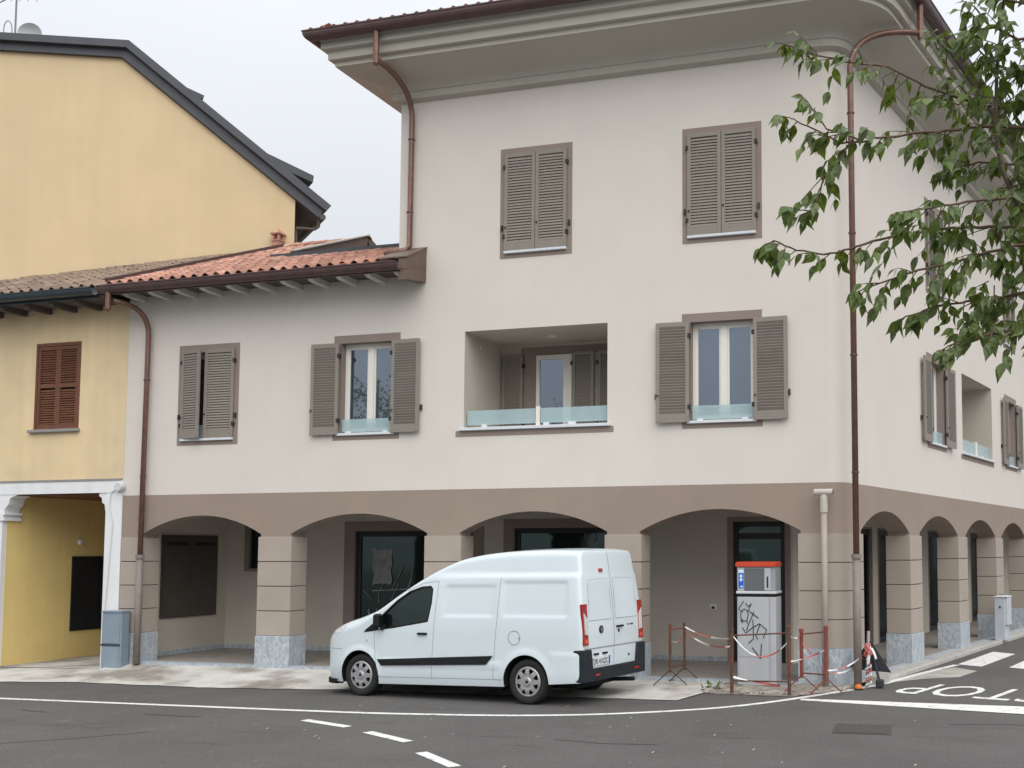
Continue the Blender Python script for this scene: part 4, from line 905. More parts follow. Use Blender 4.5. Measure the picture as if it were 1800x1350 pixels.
def band(o0, o1, y0, y1, ext=0.0):
    def off(o):
        (a, b), (c, d), (e, f_) = rp; s1 = Vector((c - a, d - b)).normalized(); s2 = Vector((e - c, f_ - d)).normalized()
        n1, n2 = Vector((-s1.y, s1.x)), Vector((-s2.y, s2.x)); bis = (n1 + n2).normalized(); k = 1/bis.dot(n1)
        return [Vector((a, b)) + n1*o, Vector((c, d)) + bis*o*k, Vector((e, f_)) + n2*o + s2*ext]
    lo, hi = off(o0), off(o1); poly = [tuple(p) for p in lo] + [tuple(p) for p in reversed(hi)]
    return MB().prism(poly, lambda p, q, dd: (p - 0.44*dd, dd, q), y0, y1)
grf = band(0.0, 0.19, -0.10, 11.2).build('roof', 'slate', GH)
link('verge_trim', band(0.19, 0.36, -0.22, 11.25, 0.04).mesh('verge_trim', 'slate'), grf)
link('eave_gutter', MB().tube([(0.50, -0.2, 9.86), (-4.43, 11, 9.86)], 0.075, 8).mesh('eave_gutter', 'slate'), grf)
link('downpipe', MB().tube([(0.40, -0.05, 9.84), (0.38, -0.05, 9.66), (0.30, -0.05, 9.60), (-0.12, -0.02, 9.62)], 0.035, 8).tube([(-0.14, 0.05, 9.62), (-0.14, 0.05, 7.0)], 0.03, 8).mesh('downpipe', 'soffit_dark'), grf)
def dormer(x0, z0, x1, z1, ya, yb, t, cheek):
    m = MB().prism([(x0, z0), (x1, z1), (x1 - 0.02, z1 - t), (x0 + 0.10, z0 - t - 0.08)], lambda p, q, dd: (p - 0.44*dd, dd, q), ya, yb)
    m.prism([(x0 + 0.15, z0 - 0.15), (x1 - cheek, z1 - t*0.5), (x1 - cheek, z1 - 0.9), (x0 + 0.3, z0 - 0.9)], lambda p, q, dd: (p - 0.44*dd, dd, q), ya + 0.12, yb - 0.12)
    return m
link('dormer', dormer(-1.02, 11.80, 0.42, 11.14, 0.7, 2.2, 0.17, 0.55).mesh('dormer', 'slate'), grf)
link('dormer', dormer(-2.62, 13.14, -2.18, 12.95, 0.6, 1.4, 0.09, 0.3).mesh('dormer', 'slate'), grf)
gm = Matrix.Translation((-13.6, 5.2, 0)) @ Matrix.Rotation(GA, 4, 'Z')
def gpt(a, y, z): return gm @ Vector((a, y, z))
an = thing('tv_antenna', 'thin aerial mast with cross rods on the dark roof ridge at top left', 'antenna', gpt(-6.5, 0.15, 13.82), GA)
MB().tube([(0, 0, 0), (0, 0, 1.7)], 0.02, 6).build('mast', 'antenna', an)
m = MB().tube([(-0.75, 0.3, 1.20), (0.55, -0.2, 1.02)], 0.012, 6)
for k in range(6): m.tube([(-0.7 + 0.22*k, 0.28 - 0.085*k - 0.25, 1.19 - 0.03*k + .05), (-0.7 + 0.22*k, 0.28 - 0.085*k + 0.25, 1.19 - 0.03*k - .03)], 0.006, 5)
m.tube([(-0.5, 0.1, 0.86), (0.2, -0.1, 1.16)], 0.012, 6); m.build('boom', 'antenna', an)
MB().tube([(-0.16 + 0.09*math.cos(t), 0.0, 0.22 + 0.24*math.sin(t)) for t in [2*math.pi*i/16 for i in range(17)]], 0.011, 5).build('loop_rod', 'antenna', an)
ds = thing('satellite_dish', 'small grey satellite dish beside the aerial mast on the dark roof', 'satellite dish', gpt(-6.18, 0.15, 13.86), GA)
m = MB().lathe([(0.0, 0.06), (0.10, 0.05), (0.20, 0.02), (0.27, -0.03)], 20, 'y', (0, 0, 0.12)); m.build('bowl', 'dish', ds, smooth=True)
MB().tube([(0, 0.06, 0.12), (0, 0.12, 0), (0, 0.12, -0.15)], 0.02, 6).build('bracket', 'antenna', ds)

# ------------------------------------------------------------------ the white van
VA = Vector((0.986, -0.164, 0.014)).normalized(); VN = VA.cross(Vector((0, 0, 1))).normalized(); VU = VN.cross(VA); VY = -VN
VO = Vector((-7.122, -2.067, -0.160)) + VY*0.855
VAN = thing('delivery_van', 'white high-roof panel van parked in front of the brown arches', 'van')
VAN.matrix_world = Matrix(((VA.x, VY.x, VU.x, VO.x), (VA.y, VY.y, VU.y, VO.y), (VA.z, VY.z, VU.z, VO.z), (0, 0, 0, 1)))
def vb(mb, name, m, parent=None, smooth=False, recalc=True): return link(name, mb.mesh(name, m, smooth, recalc), parent or VAN)
TOP = [(-0.86, 0.74), (-0.82, 0.84), (-0.72, 0.93), (-0.55, 1.02), (-0.30, 1.105), (0.05, 1.20), (0.38, 1.305), (0.75, 1.525), (1.17, 1.755), (1.69, 1.985), (2.1, 2.078), (2.6, 2.125), (3.3, 2.14), (3.93, 2.125)]
PLAN = [(-0.86, 0.40), (-0.83, 0.56), (-0.76, 0.68), (-0.62, 0.785), (-0.42, 0.845), (-0.1, 0.875), (0.4, 0.89), (3.2, 0.89), (3.8, 0.883), (3.88, 0.876), (3.91, 0.862), (3.925, 0.845), (3.93, 0.82)]
BOT = [(-0.86, 0.36), (-0.80, 0.25), (-0.5, 0.20), (0.4, 0.20), (2.6, 0.235), (3.3, 0.29), (3.93, 0.33)]
def rrect(s_, h, a, b, c, d, e=0.025, sk=0.0):
    return smoothstep(a, a + e, s_ - sk*(h - c))*(1 - smoothstep(b - e, b, s_ - sk*(h - c)))*smoothstep(c, c + e, h)*(1 - smoothstep(d - e, d, h))
def vw(s_, h):
    w = cat_tab(PLAN, s_)
    t = max(0.0, h - 0.95); w -= 0.115*(t/1.15)**1.6*smoothstep(0.1, 0.9, s_)
    w -= 0.035*max(0.0, (0.46 - h)/0.26)**2
    w -= 0.03*smoothstep(1.765, 1.83, h)*smoothstep(1.2, 1.7, s_)
    w += 0.014*rrect(s_, h, 0.42, 2.62, 0.455, 0.60, 0.04)*0.6
    w -= 0.014*rrect(s_, h, 1.57, 2.47, 1.20, 1.665, 0.035, 0.05)
    w -= 0.014*rrect(s_, h, 2.59, 3.70, 1.205, 1.715, 0.035, 0.02)
    w += 0.010*(1 - smoothstep(0.70, 0.745, h))*smoothstep(3.38, 3.44, s_)
    for sx, rr in ((0.02, 0.43), (3.02, 0.44)):
        d = math.hypot(s_ - sx, h - 0.33); w += 0.014*(1 - smoothstep(rr - 0.06, rr + 0.03, d))
    return w
def rtop(s_): return 0.055 + 0.10*(1 - smoothstep(-0.1, 0.5, s_)) + 0.025*smoothstep(1.6, 2.4, s_)
def slant(h): return 0.11*max(0.0, (h - 0.95)/1.12)**1.4
def sshift(s_, h): return s_ - slant(h)*smoothstep(3.45, 3.93, s_)
def side_y(s_, h):
    top = cat_tab(TOP, s_); r_ = min(rtop(s_), 0.45*top); w = vw(s_, h)
    if h > top - r_:
        k = min(1.0, (h - (top - r_))/r_); w = w - r_ + r_*math.sqrt(max(0.0, 1 - k*k))
    return w
NS, NT = 74, 9
def section(s_):
    top = cat_tab(TOP, s_); bot = lerp_tab(BOT, s_); r_ = min(rtop(s_), 0.45*(top - bot)); pts = []
    for i in range(NS):
        t = i/(NS - 1); h = bot + (top - bot)*(t if t < 0.85 else t)
        if i > NS - 12:      # finer around the roof edge
            q0 = (NS - 12)/(NS - 1); a = (i - (NS - 12))/11; hq = bot + (top - bot)*q0
            h = hq + (top - hq)*math.sin(a*math.pi/2)
        pts.append((side_y(s_, h), h))
    w0 = pts[-1][0]; cr = 0.028 if s_ > 1.2 else 0.05
    for k in range(1, NT + 1):
        y = w0*(1 - k/NT); pts.append((y, top + cr*(1 - (y/w0)**2)))
    return pts
st = sorted(set([round(-0.86 + 0.02*i, 3) for i in range(13)] + [round(-0.6 + 0.045*i, 4) for i in range(100) if -0.6 + 0.045*i < 3.84] + [3.86, 3.88, 3.895, 3.91, 3.92, 3.926, 3.93]))
vb_m = MB(); rings = []
for s_ in st:
    sec = section(s_); rings.append([(sshift(s_, h), -y, h) for y, h in sec] + [(sshift(s_, h), y, h) for y, h in reversed(sec[:-1])])
nr = len(rings[0]); vs = sum(rings, []); fs = []
for i in range(len(rings) - 1):
    for j in range(nr - 1): fs.append((i*nr + j, i*nr + j + 1, (i+1)*nr + j + 1, (i+1)*nr + j))
    fs.append((i*nr + nr - 1, i*nr, (i+1)*nr, (i+1)*nr + nr - 1))
for i in (0, len(rings) - 1):
    for j in range((nr - 1)//2):
        a, b, c, d = i*nr + j, i*nr + j + 1, i*nr + nr - 2 - j, i*nr + nr - 1 - j
        fs.append((a, b, c, d) if b != c else (a, b, d))
vb_m.add(vs, fs)
body_me = vb_m.mesh('body', 'van_white', smooth=True)
body = link('body', body_me, VAN)
cuts = []
for sx in (0.02, 3.02):
    cm = MB().lathe([(0.0, -1.3), (0.375, -1.3), (0.375, -0.62), (0.0, -0.62)], 40, 'y', (sx, 0, 0.315)).lathe([(0.0, 1.3), (0.375, 1.3), (0.375, 0.62), (0.0, 0.62)], 40, 'y', (sx, 0, 0.315))
    cuts.append(link('arch_cutter', cm.mesh('arch_cutter', None), VAN))
dwin = [(0.12, 0.975), (0.33, 1.115), (0.73, 1.435), (0.95, 1.565), (1.17, 1.630), (1.33, 1.640), (1.365, 1.60), (1.355, 1.40), (1.30, 1.135), (0.65, 1.035)]
cm = MB()
cm.prism([(p[0], p[1]) for p in dwin], lambda p, q, d: (p, d, q), -1.2, 1.2)
cuts.append(link('arch_cutter', cm.mesh('arch_cutter', None), VAN))
bpy.context.view_layer.update()
for c_ in cuts:
    bm_ = body.modifiers.new('cut', 'BOOLEAN'); bm_.operation = 'DIFFERENCE'; bm_.solver = 'EXACT'; bm_.object = c_
dg = bpy.context.evaluated_depsgraph_get(); nm = bpy.data.meshes.new_from_object(body.evaluated_get(dg)); body.modifiers.clear(); body.data = nm
for c_ in cuts: bpy.data.objects.remove(c_)
nm.materials.clear(); nm.materials.append(MATS['van_white']); nm.materials.append(MATS['black_plastic'])
for p in nm.polygons:
    c_ = p.center; p.material_index = 0; p.use_smooth = True
    d1, d2 = math.hypot(c_.x - 0.02, c_.z - 0.315), math.hypot(c_.x - 3.02, c_.z - 0.315)
    if min(d1, d2) < 0.3765 and abs(c_.y) < 0.905 and (abs(p.normal.y) > 0.9 and abs(c_.y) < 0.63 or min(d1, d2) > 0.37): p.material_index = 1; p.use_smooth = False
    if abs(p.normal.y) < 0.3 and abs(c_.y) < 0.88 and 0.1 < c_.x < 1.4 and 0.94 < c_.z < 1.67:
        q_ = Vector((c_.x, c_.z))
        for (a, b), (c2, d2) in zip(dwin, dwin[1:] + dwin[:1]):
            A_, B_ = Vector((a, b)), Vector((c2, d2)); t_ = max(0, min(1, (q_ - A_).dot(B_ - A_)/(B_ - A_).length_squared))
            if (q_ - A_.lerp(B_, t_)).length < 0.004: p.material_index = 1; p.use_smooth = False; break
nm.validate()
try: nm.set_sharp_from_angle(angle=R(32))
except Exception: pass
def vpatch(poly, off=0.004, sd=-1, sub=3):
    bm = bmesh.new(); f = bm.faces.new([bm.verts.new((p, q, 0)) for p, q in poly]); bmesh.ops.triangulate(bm, faces=[f])
    for _ in range(sub): bmesh.ops.subdivide_edges(bm, edges=[e for e in bm.edges if e.calc_length() > 0.06], cuts=1)
    bmesh.ops.triangulate(bm, faces=bm.faces[:])
    for v in bm.verts: v.co = (sshift(v.co.x, v.co.y), sd*(side_y(v.co.x, v.co.y) + off), v.co.y)
    m = MB(); m.add([tuple(v.co) for v in bm.verts], [tuple(v.index for v in f.verts) for f in bm.faces]); bm.free(); return m
def bm_index_fix(): pass
def vstrip(pts, w=0.008, off=0.0015, sd=-1, rear=False, n=10):
    P = []
    for (a, b), (c, d) in zip(pts, pts[1:]):
        for k in range(n): P.append((a + (c-a)*k/n, b + (d-b)*k/n))
    P.append(pts[-1]); m = MB(); l = []
    for i, (p, q) in enumerate(P):
        t = Vector((P[min(i+1, len(P)-1)][0] - P[max(i-1, 0)][0], P[min(i+1, len(P)-1)][1] - P[max(i-1, 0)][1])).normalized(); nn = Vector((-t.y, t.x))*w/2
        def mp(x, h): return (3.93 - slant(h) + off, x, h) if rear else (sshift(x, h), sd*(side_y(x, h) + off), h)
        l.append((mp(p + nn.x, q + nn.y), mp(p - nn.x, q - nn.y)))
    for (a, b), (c, d) in zip(l, l[1:]): m.quad(a, b, d, c)
    return m
def vrear(poly, d0=0.0, d1=0.008):
    return MB().prism(poly, lambda p, q, d: (3.93 - slant(q) + d, p, q), d0 - 0.004, d1)
for sd in (-1, 1):
    # door window: glass set into the opening, black surround
    fr = vb(vpatch([(-0.0 + p, q) for p, q in [(0.09, 0.955), (0.335, 0.985), (0.42, 1.005), (0.40, 1.18), (0.30, 1.10)]], 0.003, sd), 'quarter_panel', 'black_plastic')
    vb(vpatch(dwin, -0.018, sd), 'door_glass', 'van_glass')
    vb(vstrip(dwin + [dwin[0]], 0.022, 0.001, sd, n=6), 'glass_seal', 'black_plastic', recalc=False)
    vb(vpatch([(0.45, 0.475), (2.36, 0.54), (2.47, 0.665), (1.40, 0.615), (0.37, 0.565)], 0.016, sd), 'side_moulding', 'black_plastic')
    for pts in ([(1.47, 1.715), (1.43, 1.2), (1.39, 0.6), (1.375, 0.31)], [(0.33, 1.0), (0.30, 0.9), (0.33, 0.6), (0.40, 0.30)],
                [(1.47, 1.715), (1.2, 1.69), (0.9, 1.58)], [(0.40, 0.305), (2.64, 0.335)], [(-0.62, 0.70), (-0.35, 0.70)]):
        vb(vstrip(pts, 0.007, 0.0015, sd), 'seam', 'van_seam', recalc=False)
    vb(vstrip([(2.565, 1.765), (2.53, 1.2), (2.46, 0.352)], 0.007, 0.0015, sd), 'seam', 'van_seam', recalc=False)
    hd = vb(MB().bbox(1.13, 1.30, *sorted((sd*0.885, sd*0.925)), 0.94, 0.97, 0.006), 'door_handle', 'black_plastic')
    vb(vpatch([(-0.64, 0.90), (-0.56, 0.985), (-0.40, 1.04), (-0.26, 1.055), (-0.36, 0.97), (-0.50, 0.90)], 0.004, sd), 'headlight', 'clear_lens')
    vb(MB().lathe([(0.0, 0.0), (0.018, 0.0), (0.018, sd*0.012), (0.0, sd*0.012)], 10, 'y', (0.165, sd*(side_y(0.165, 0.85)), 0.85)), 'side_indicator', 'clear_lens')
    m = MB().bbox(0.38, 0.50, *sorted((sd*0.90, sd*1.03)), 1.04, 1.24, 0.025); mi = vb(m, 'wing_mirror', 'black_plastic', smooth=False)
    vb(MB().bbox(0.42, 0.50, *sorted((sd*0.85, sd*0.94)), 1.0, 1.08, 0.01), 'mirror_arm', 'black_plastic', mi)
    vb(MB().bbox(0.499, 0.506, *sorted((sd*0.915, sd*1.015)), 1.06, 1.22, 0.002), 'mirror_glass', 'van_glass', mi)
    vb(MB().lathe([(0.0, sd*0.003), (0.02, sd*0.003)], 10, 'y', (0.45, sd*0.945, 1.03)), 'badge_dot', 'clear_lens')
vb(MB().lathe([(0.092, -0.0005), (0.098, -0.002), (0.104, -0.0005)], 28, 'y', (2.825, -(side_y(2.825, 0.92)), 0.92)), 'fuel_cap', 'van_seam')
vb(MB().lathe([(0.0, -0.004), (0.012, -0.004)], 10, 'y', (2.91, -(side_y(2.9, 0.92)), 0.915)), 'fuel_latch', 'van_seam')
# windscreen on the sloping front
m = MB(); rows = []
for i in range(13):
    s_ = 0.40 + 1.22*i/12; top = cat_tab(TOP, s_); w0 = section(s_)[NS - 1][0]; hw = min(w0*0.97, 0.74 - 0.08*i/12)
    rows.append([(s_, hw*(k/8 - 1)*1.0 if k <= 8 else hw*(k/8 - 1), top + (0.028 if s_ > 1.2 else 0.05)*(1 - (hw*(k/8 - 1)/w0)**2) + 0.004) for k in range(17)])
for r0, r1 in zip(rows, rows[1:]):
    for k in range(16): m.quad(r0[k], r0[k+1], r1[k+1], r1[k])
vb(m, 'windscreen', 'van_glass', smooth=True, recalc=False)
# front lip and grille
m = MB(); pl = [(s_, cat_tab(PLAN, s_)) for s_ in [-0.86 + 0.03*i for i in range(14)]]
path = [(s_, -y) for s_, y in reversed(pl)] + [(s_, y) for s_, y in pl]
for (a, b), (c, d) in zip(path, path[1:]):
    m.add([(a - .015, b*1.01, .17), (c - .015, d*1.01, .17), (c - .015, d*1.01, .24), (a - .015, b*1.01, .24), (a + .06, b*.9, .17), (c + .06, d*.9, .17), (c + .06, d*.9, .24), (a + .06, b*.9, .24)],
          [(0, 1, 2, 3), (4, 7, 6, 5), (0, 4, 5, 1), (3, 2, 6, 7)])
vb(m, 'front_lip', 'black_plastic', recalc=False)
vb(MB().box(-0.885, -0.84, -0.34, 0.34, 0.45, 0.62), 'grille', 'black_plastic')
# rear doors
vb(vstrip([(0.0, 2.10), (0.0, 0.76)], 0.012, 0.002, rear=True), 'rear_door_gap', 'van_seam', recalc=False)
vb(vstrip([(-0.02, 0.74), (-0.02, 0.47)], 0.008, 0.002, rear=True), 'rear_door_gap', 'van_seam', recalc=False)
vb(vstrip([(-0.80, 0.775), (0.80, 0.775)], 0.016, 0.004, rear=True), 'rear_door_gap', 'van_seam', recalc=False)
for sg in (-1, 1):
    pn = [(sg*0.06, 1.16), (sg*0.06, 1.735), (sg*0.58, 1.72), (sg*0.64, 1.66), (sg*0.68, 1.16)]
    vb(vrear(pn if sg > 0 else list(reversed(pn)), 0, 0.006), 'door_stamping', 'van_white')
    vb(vstrip(pn + [pn[0]], 0.010, 0.0035, rear=True, n=4), 'stamping_edge', 'van_seam', recalc=False)
    y0, y1 = sorted((sg*0.725, sg*0.852))
    tl = vb(vrear([(y0, 0.83), (y1, 0.83), (y1, 1.39), (y0, 1.39)], -0.015, 0.014), 'tail_light', 'red_lens')
    vb(vrear([(sg*0.735, 0.96), (sg*0.815, 0.98), (sg*0.825, 1.27), (sg*0.735, 1.18)] if sg > 0 else [(sg*0.735, 1.18), (sg*0.825, 1.27), (sg*0.815, 0.98), (sg*0.735, 0.96)], 0.01, 0.018), 'reverse_lens', 'clear_lens', tl)
    vb(vrear([(y0 + .03, 0.86), (y1 - .03, 0.86), (y1 - .04, 0.91), (y0 + .04, 0.91)], 0.01, 0.018), 'indicator_lens', 'orange_lens', tl)
    vb(MB().box(3.90, 3.935, *sorted((sg*0.72, sg*0.83)), 0.785, 0.822), 'light_foot', 'clear_lens')
vb(vrear([(-0.30, 1.825), (-0.20, 1.825), (-0.20, 1.875), (-0.30, 1.875)], 0, 0.012), 'brake_lamp', 'red_lens')
em = vb(MB().lathe([(0.0, 0.0), (0.055, 0.0), (0.055, 0.012), (0.0, 0.014)], 20, 'y', (0, 0, 0)), 'emblem', 'ink'); em.location = (3.93 - slant(1.02) , -0.37, 1.025); em.rotation_euler = (0, 0, R(-90))
e2 = link('emblem_mark', MB().prism([(-0.034, 0), (0, -0.04), (0.034, 0), (0, 0.04)], lambda p, q, d: (p, d, q), 0.012, 0.018).mesh('emblem_mark', 'chrome'), em)
dh = vb(vrear([(0.06, 1.03), (0.24, 1.03), (0.24, 1.055), (0.06, 1.055)], 0, 0.03), 'rear_handle', 'black_plastic'); vb(vrear([(0.11, 0.96), (0.14, 0.96), (0.14, 1.0), (0.11, 1.0)], 0, 0.012), 'lock', 'black_plastic')
for k, (a, b) in enumerate(((0.37, 0.43), (0.445, 0.50), (0.51, 0.56))): vb(vrear([(a, 1.045 - 0.008*(k == 2)), (b, 1.045), (b, 1.063), (a, 1.063)], 0, 0.005), 'badge_letter', 'chrome' if k < 2 else 'ink')
vb(vrear([(0.40, 0.60), (0.44, 0.60), (0.44, 0.63), (0.40, 0.63)], 0, 0.006), 'badge', 'ink')
# rear bumper with corner horns
bp = MB().prism([(-0.885, 0.33), (0.85, 0.33), (0.86, 0.77), (0.64, 0.77), (0.60, 0.505), (-0.66, 0.505), (-0.70, 0.77), (-0.885, 0.77)], lambda p, q, d: (d - 0.02*abs(p)**3, p, q), 3.80, 3.985)
bo = vb(bp, 'rear_bumper', 'bumper_plastic')
bv = bo.modifiers.new('round', 'BEVEL'); bv.width = 0.012; bv.segments = 2
for sg in (-1, 1): vb(MB().box(3.975, 3.988, *sorted((sg*0.50, sg*0.62)), 0.40, 0.43), 'reflector', 'red_lens')
pt_ = vb(vrear([(-0.66, 0.535), (-0.15, 0.535), (-0.15, 0.655), (-0.66, 0.655)], 0.002, 0.014), 'number_plate', 'plate_white')
for a in (-0.66, -0.185): vb(vrear([(a, 0.537), (a + 0.035, 0.537), (a + 0.035, 0.653), (a, 0.653)], 0.012, 0.0155), 'plate_band', 'plate_blue', pt_)
tme = text_mesh('DR 410ZC', 'plate_text', 'ink', 0.105, 0.001)
wmax = max(v.co.x for v in tme.vertices)
for v in tme.vertices: v.co = (3.93 + 0.0165, -0.61 + v.co.x/wmax*0.41, 0.555 + v.co.y)
link('plate_text', tme, pt_)
vb(vrear([(-0.58, 0.68), (-0.46, 0.68), (-0.46, 0.705), (-0.58, 0.705)], 0, 0.02), 'plate_lamp', 'black_plastic'); vb(vrear([(-0.34, 0.68), (-0.22, 0.68), (-0.22, 0.705), (-0.34, 0.705)], 0, 0.02), 'plate_lamp', 'black_plastic')
vb(MB().box(0.45, 2.55, -0.78, 0.78, 0.19, 0.26).box(-0.5, 3.6, -0.5, 0.5, 0.20, 0.32), 'underbody', 'black_plastic')
vb(MB().tube([(3.6, 0.45, 0.24), (4.0, 0.45, 0.26)], 0.03, 8), 'exhaust', 'black_plastic')
# cab interior seen through the side glass
vb(MB().bbox(1.05, 1.28, -0.58, -0.12, 0.85, 1.42, 0.05), 'seat_back', 'seat_dark'); vb(MB().bbox(1.1, 1.22, -0.44, -0.26, 1.42, 1.58, 0.03), 'head_rest', 'seat_dark')
vb(MB().bbox(1.05, 1.28, 0.12, 0.58, 0.85, 1.40, 0.05), 'seat_back', 'seat_dark'); vb(MB().bbox(1.1, 1.22, 0.26, 0.44, 1.40, 1.56, 0.03), 'head_rest', 'seat_dark')
sw_ = vb(MB().tube([(0.19*math.sin(a)*0.35, 0.19*math.cos(a), 0.19*math.sin(a)*0.9) for a in [2*math.pi*i/20 for i in range(21)]], 0.016, 6), 'steering_wheel', 'seat_dark'); sw_.location = (0.72, -0.36, 1.12)
vb(MB().bbox(0.30, 0.62, -0.70, 0.70, 0.98, 1.10, 0.03), 'dashboard', 'seat_dark'); vb(MB().box(0.5, 0.6, -0.30, -0.10, 1.10, 1.13), 'paper', 'cabin_items'); vb(MB().bbox(1.0, 1.2, -0.1, 0.15, 1.04, 1.16, 0.03), 'bag', 'cabin_items')
# wheels
def wheel(sx, sd):
    hub = 0.315; y = sd*0.845
    ty = MB().lathe([(0.205, -sd*0.20), (0.27, -sd*0.205), (0.302, -sd*0.19), (0.315, -sd*0.15), (0.315, -sd*0.04), (0.303, 0.0), (0.275, sd*0.012), (0.225, sd*0.006), (0.205, -sd*0.015)], 48, 'y', (0, 0, 0))
    w = thing_part('wheel', ty, 'tyre', (sx, y, hub))
    rm = MB().lathe([(0.205, -sd*0.015), (0.195, -sd*0.05), (0.10, -sd*0.06), (0.0, -sd*0.06)], 40, 'y'); link('rim', rm.mesh('rim', 'black_plastic', smooth=True), w)
    n = 8; hc = MB(); K = 64; th_ = 0.012
    prof = [(0.0, 0.022), (0.05, 0.024), (0.062, 0.012), (0.085, 0.010), (0.115, 0.014), (0.140, 0.012), (0.180, 0.004), (0.196, 0.006), (0.210, -0.004)]
    for i in range(len(prof) - 1):
        for j in range(K):
            ph = (j + 0.5)/K*n % 1.0
            if i in (5,) and abs(ph - 0.5) < 0.27: continue
            if i in (4,) and abs(ph - 0.5) < 0.14: continue
            a0_, a1_ = 2*math.pi*j/K, 2*math.pi*(j+1)/K; (r0, y0), (r1, y1) = prof[i], prof[i+1]
            hc.quad((r0*math.cos(a0_), sd*y0, r0*math.sin(a0_)), (r0*math.cos(a1_), sd*y0, r0*math.sin(a1_)), (r1*math.cos(a1_), sd*y1, r1*math.sin(a1_)), (r1*math.cos(a0_), sd*y1, r1*math.sin(a0_)))
    link('hubcap', hc.mesh('hubcap', 'hubcap', smooth=False, recalc=False), w)
    link('hub_badge', MB().lathe([(0.0, sd*0.0245), (0.022, sd*0.0245), (0.024, sd*0.022)], 16, 'y').mesh('hub_badge', 'black_plastic'), w)
def thing_part(name, mb, m, loc): return link(name, mb.mesh(name, m, smooth=True), VAN, loc)
for sx in (0.02, 3.02):
    for sd in (-1, 1): wheel(sx, sd)

# ------------------------------------------------------------------ cabinets and poles
UC = thing('utility_cabinet', 'tall grey cabinet with red lid, blue sticker and black graffiti before the last arch', 'cabinet', (-1.39, -0.10, -0.03))
MB().bbox(-0.35, 0.35, -0.22, 0.22, 0.0, 1.345, 0.012).build('lower_body', 'cabinet_grey', UC)
MB().box(-0.31, 0.22, -0.227, -0.215, 0.06, 0.42).build('door', 'cabinet_grey', UC)
MB().box(-0.31, 0.22, -0.227, -0.215, 0.435, 1.31).build('door', 'cabinet_grey', UC)
MB().box(0.245, 0.252, -0.226, -0.215, 0.02, 1.33).build('door_edge', 'cabinet_dark', UC)
MB().bbox(-0.365, 0.36, -0.235, 0.23, 1.385, 1.425, 0.008).build('shelf_rim', 'cabinet_white', UC); MB().box(-0.345, 0.345, -0.215, 0.21, 1.34, 1.39).build('rim_gap', 'black_plastic', UC)
hd_ = MB().bbox(-0.35, 0.345, -0.22, 0.22, 1.42, 1.80, 0.012).build('head', 'cabinet_dark', UC)
link('screen_panel', MB().box(-0.21, 0.15, -0.228, -0.215, 1.44, 1.77).mesh('screen_panel', 'cabinet_panel'), hd_)
link('side_panel', MB().box(0.155, 0.265, -0.228, -0.215, 1.44, 1.78).mesh('side_panel', 'cabinet_grey'), hd_); link('slot', MB().box(0.195, 0.225, -0.232, -0.22, 1.48, 1.65).mesh('slot', 'ink'), hd_)
link('side_panel', MB().box(-0.33, -0.215, -0.228, -0.215, 1.43, 1.78).mesh('side_panel', 'cabinet_grey'), hd_)
stk = MB().box(-0.315, -0.225, -0.231, -0.224, 1.47, 1.70).mesh('sticker', 'sticker_blue'); stk = link('sticker', stk, hd_)
link('sticker_head', MB().box(-0.315, -0.225, -0.231, -0.224, 1.705, 1.75).mesh('sticker_head', 'sticker_pale'), hd_)
m = MB().lathe([(0.0, -0.2335), (0.026, -0.2335)], 14, 'y', (-0.27, 0, 1.655)).prism([(-0.30, 1.60), (-0.27, 1.565), (-0.24, 1.60), (-0.27, 1.635)], lambda p, q, d: (p, d, q), -0.2335, -0.23).box(-0.285, -0.235, -0.2335, -0.23, 1.485, 1.505)
stuff(link('sticker_mark', m.mesh('sticker_mark', 'sticker_pale'), hd_))
MB().prism([(-0.365, 1.80), (0.355, 1.80), (0.355, 1.855), (0.33, 1.872), (-0.345, 1.872), (-0.37, 1.85)], lambda p, q, d: (p, d, q), -0.245, 0.235).build('lid', 'lid_red', UC)
def scrawl(pts, r=0.0085):
    return MB().tube([(-0.35 + 0.70*(x - 165)/418.0, -0.229, 1.335 - 1.26*(y - 430)/820.0) for x, y in pts], r, 5)
for pts in ([(240, 470), (185, 545), (225, 575)], [(260, 490), (290, 525), (322, 495)], [(322, 495), (290, 560), (345, 600), (400, 635)], [(290, 600), (275, 560), (245, 545), (210, 580), (205, 630), (240, 670), (275, 660), (290, 600)],
            [(275, 660), (278, 690)], [(350, 575), (300, 680), (268, 760)], [(225, 730), (262, 785), (320, 740), (410, 690), (488, 748), (450, 830)], [(340, 650), (345, 840), (290, 885)], [(415, 700), (370, 810), (395, 845)],
            [(430, 885), (425, 970), (420, 1030)], [(330, 925), (420, 1030)], [(205, 660), (225, 685), (215, 650)]):
    scrawl(pts).build('graffiti_stroke', 'graffiti', UC)
for o in UC.children: o.scale.x = 0.86
MC = thing('meter_cabinet', 'blue-grey two-door meter cabinet at the foot of the white column', 'cabinet', (-13.44, -0.28, -0.21))
MB().bbox(-0.24, 0.20, 0.0, 0.20, 0.0, 1.12, 0.01).build('body', 'meter_blue', MC)
for q_ in ((0.56, 1.07), (0.03, 0.50)): MB().box(-0.22, 0.17, -0.010, 0.005, *q_).build('door', 'meter_blue', MC)
MB().box(-0.25, 0.21, -0.015, 0.21, 1.12, 1.145).build('cap', 'meter_blue', MC); MB().box(-0.235, 0.185, -0.014, 0.005, 0.515, 0.545).build('rail', 'gutter_dark', MC)
JC = thing('junction_cabinet', 'slim pale grey cable cabinet on the side pavement before a far pier', 'cabinet', (2.12, 9.0, 0.0), TH)
MB().bbox(-0.22, 0.22, -0.10, 0.13, 0.0, 0.96, 0.01).build('body', 'junction_grey', JC)
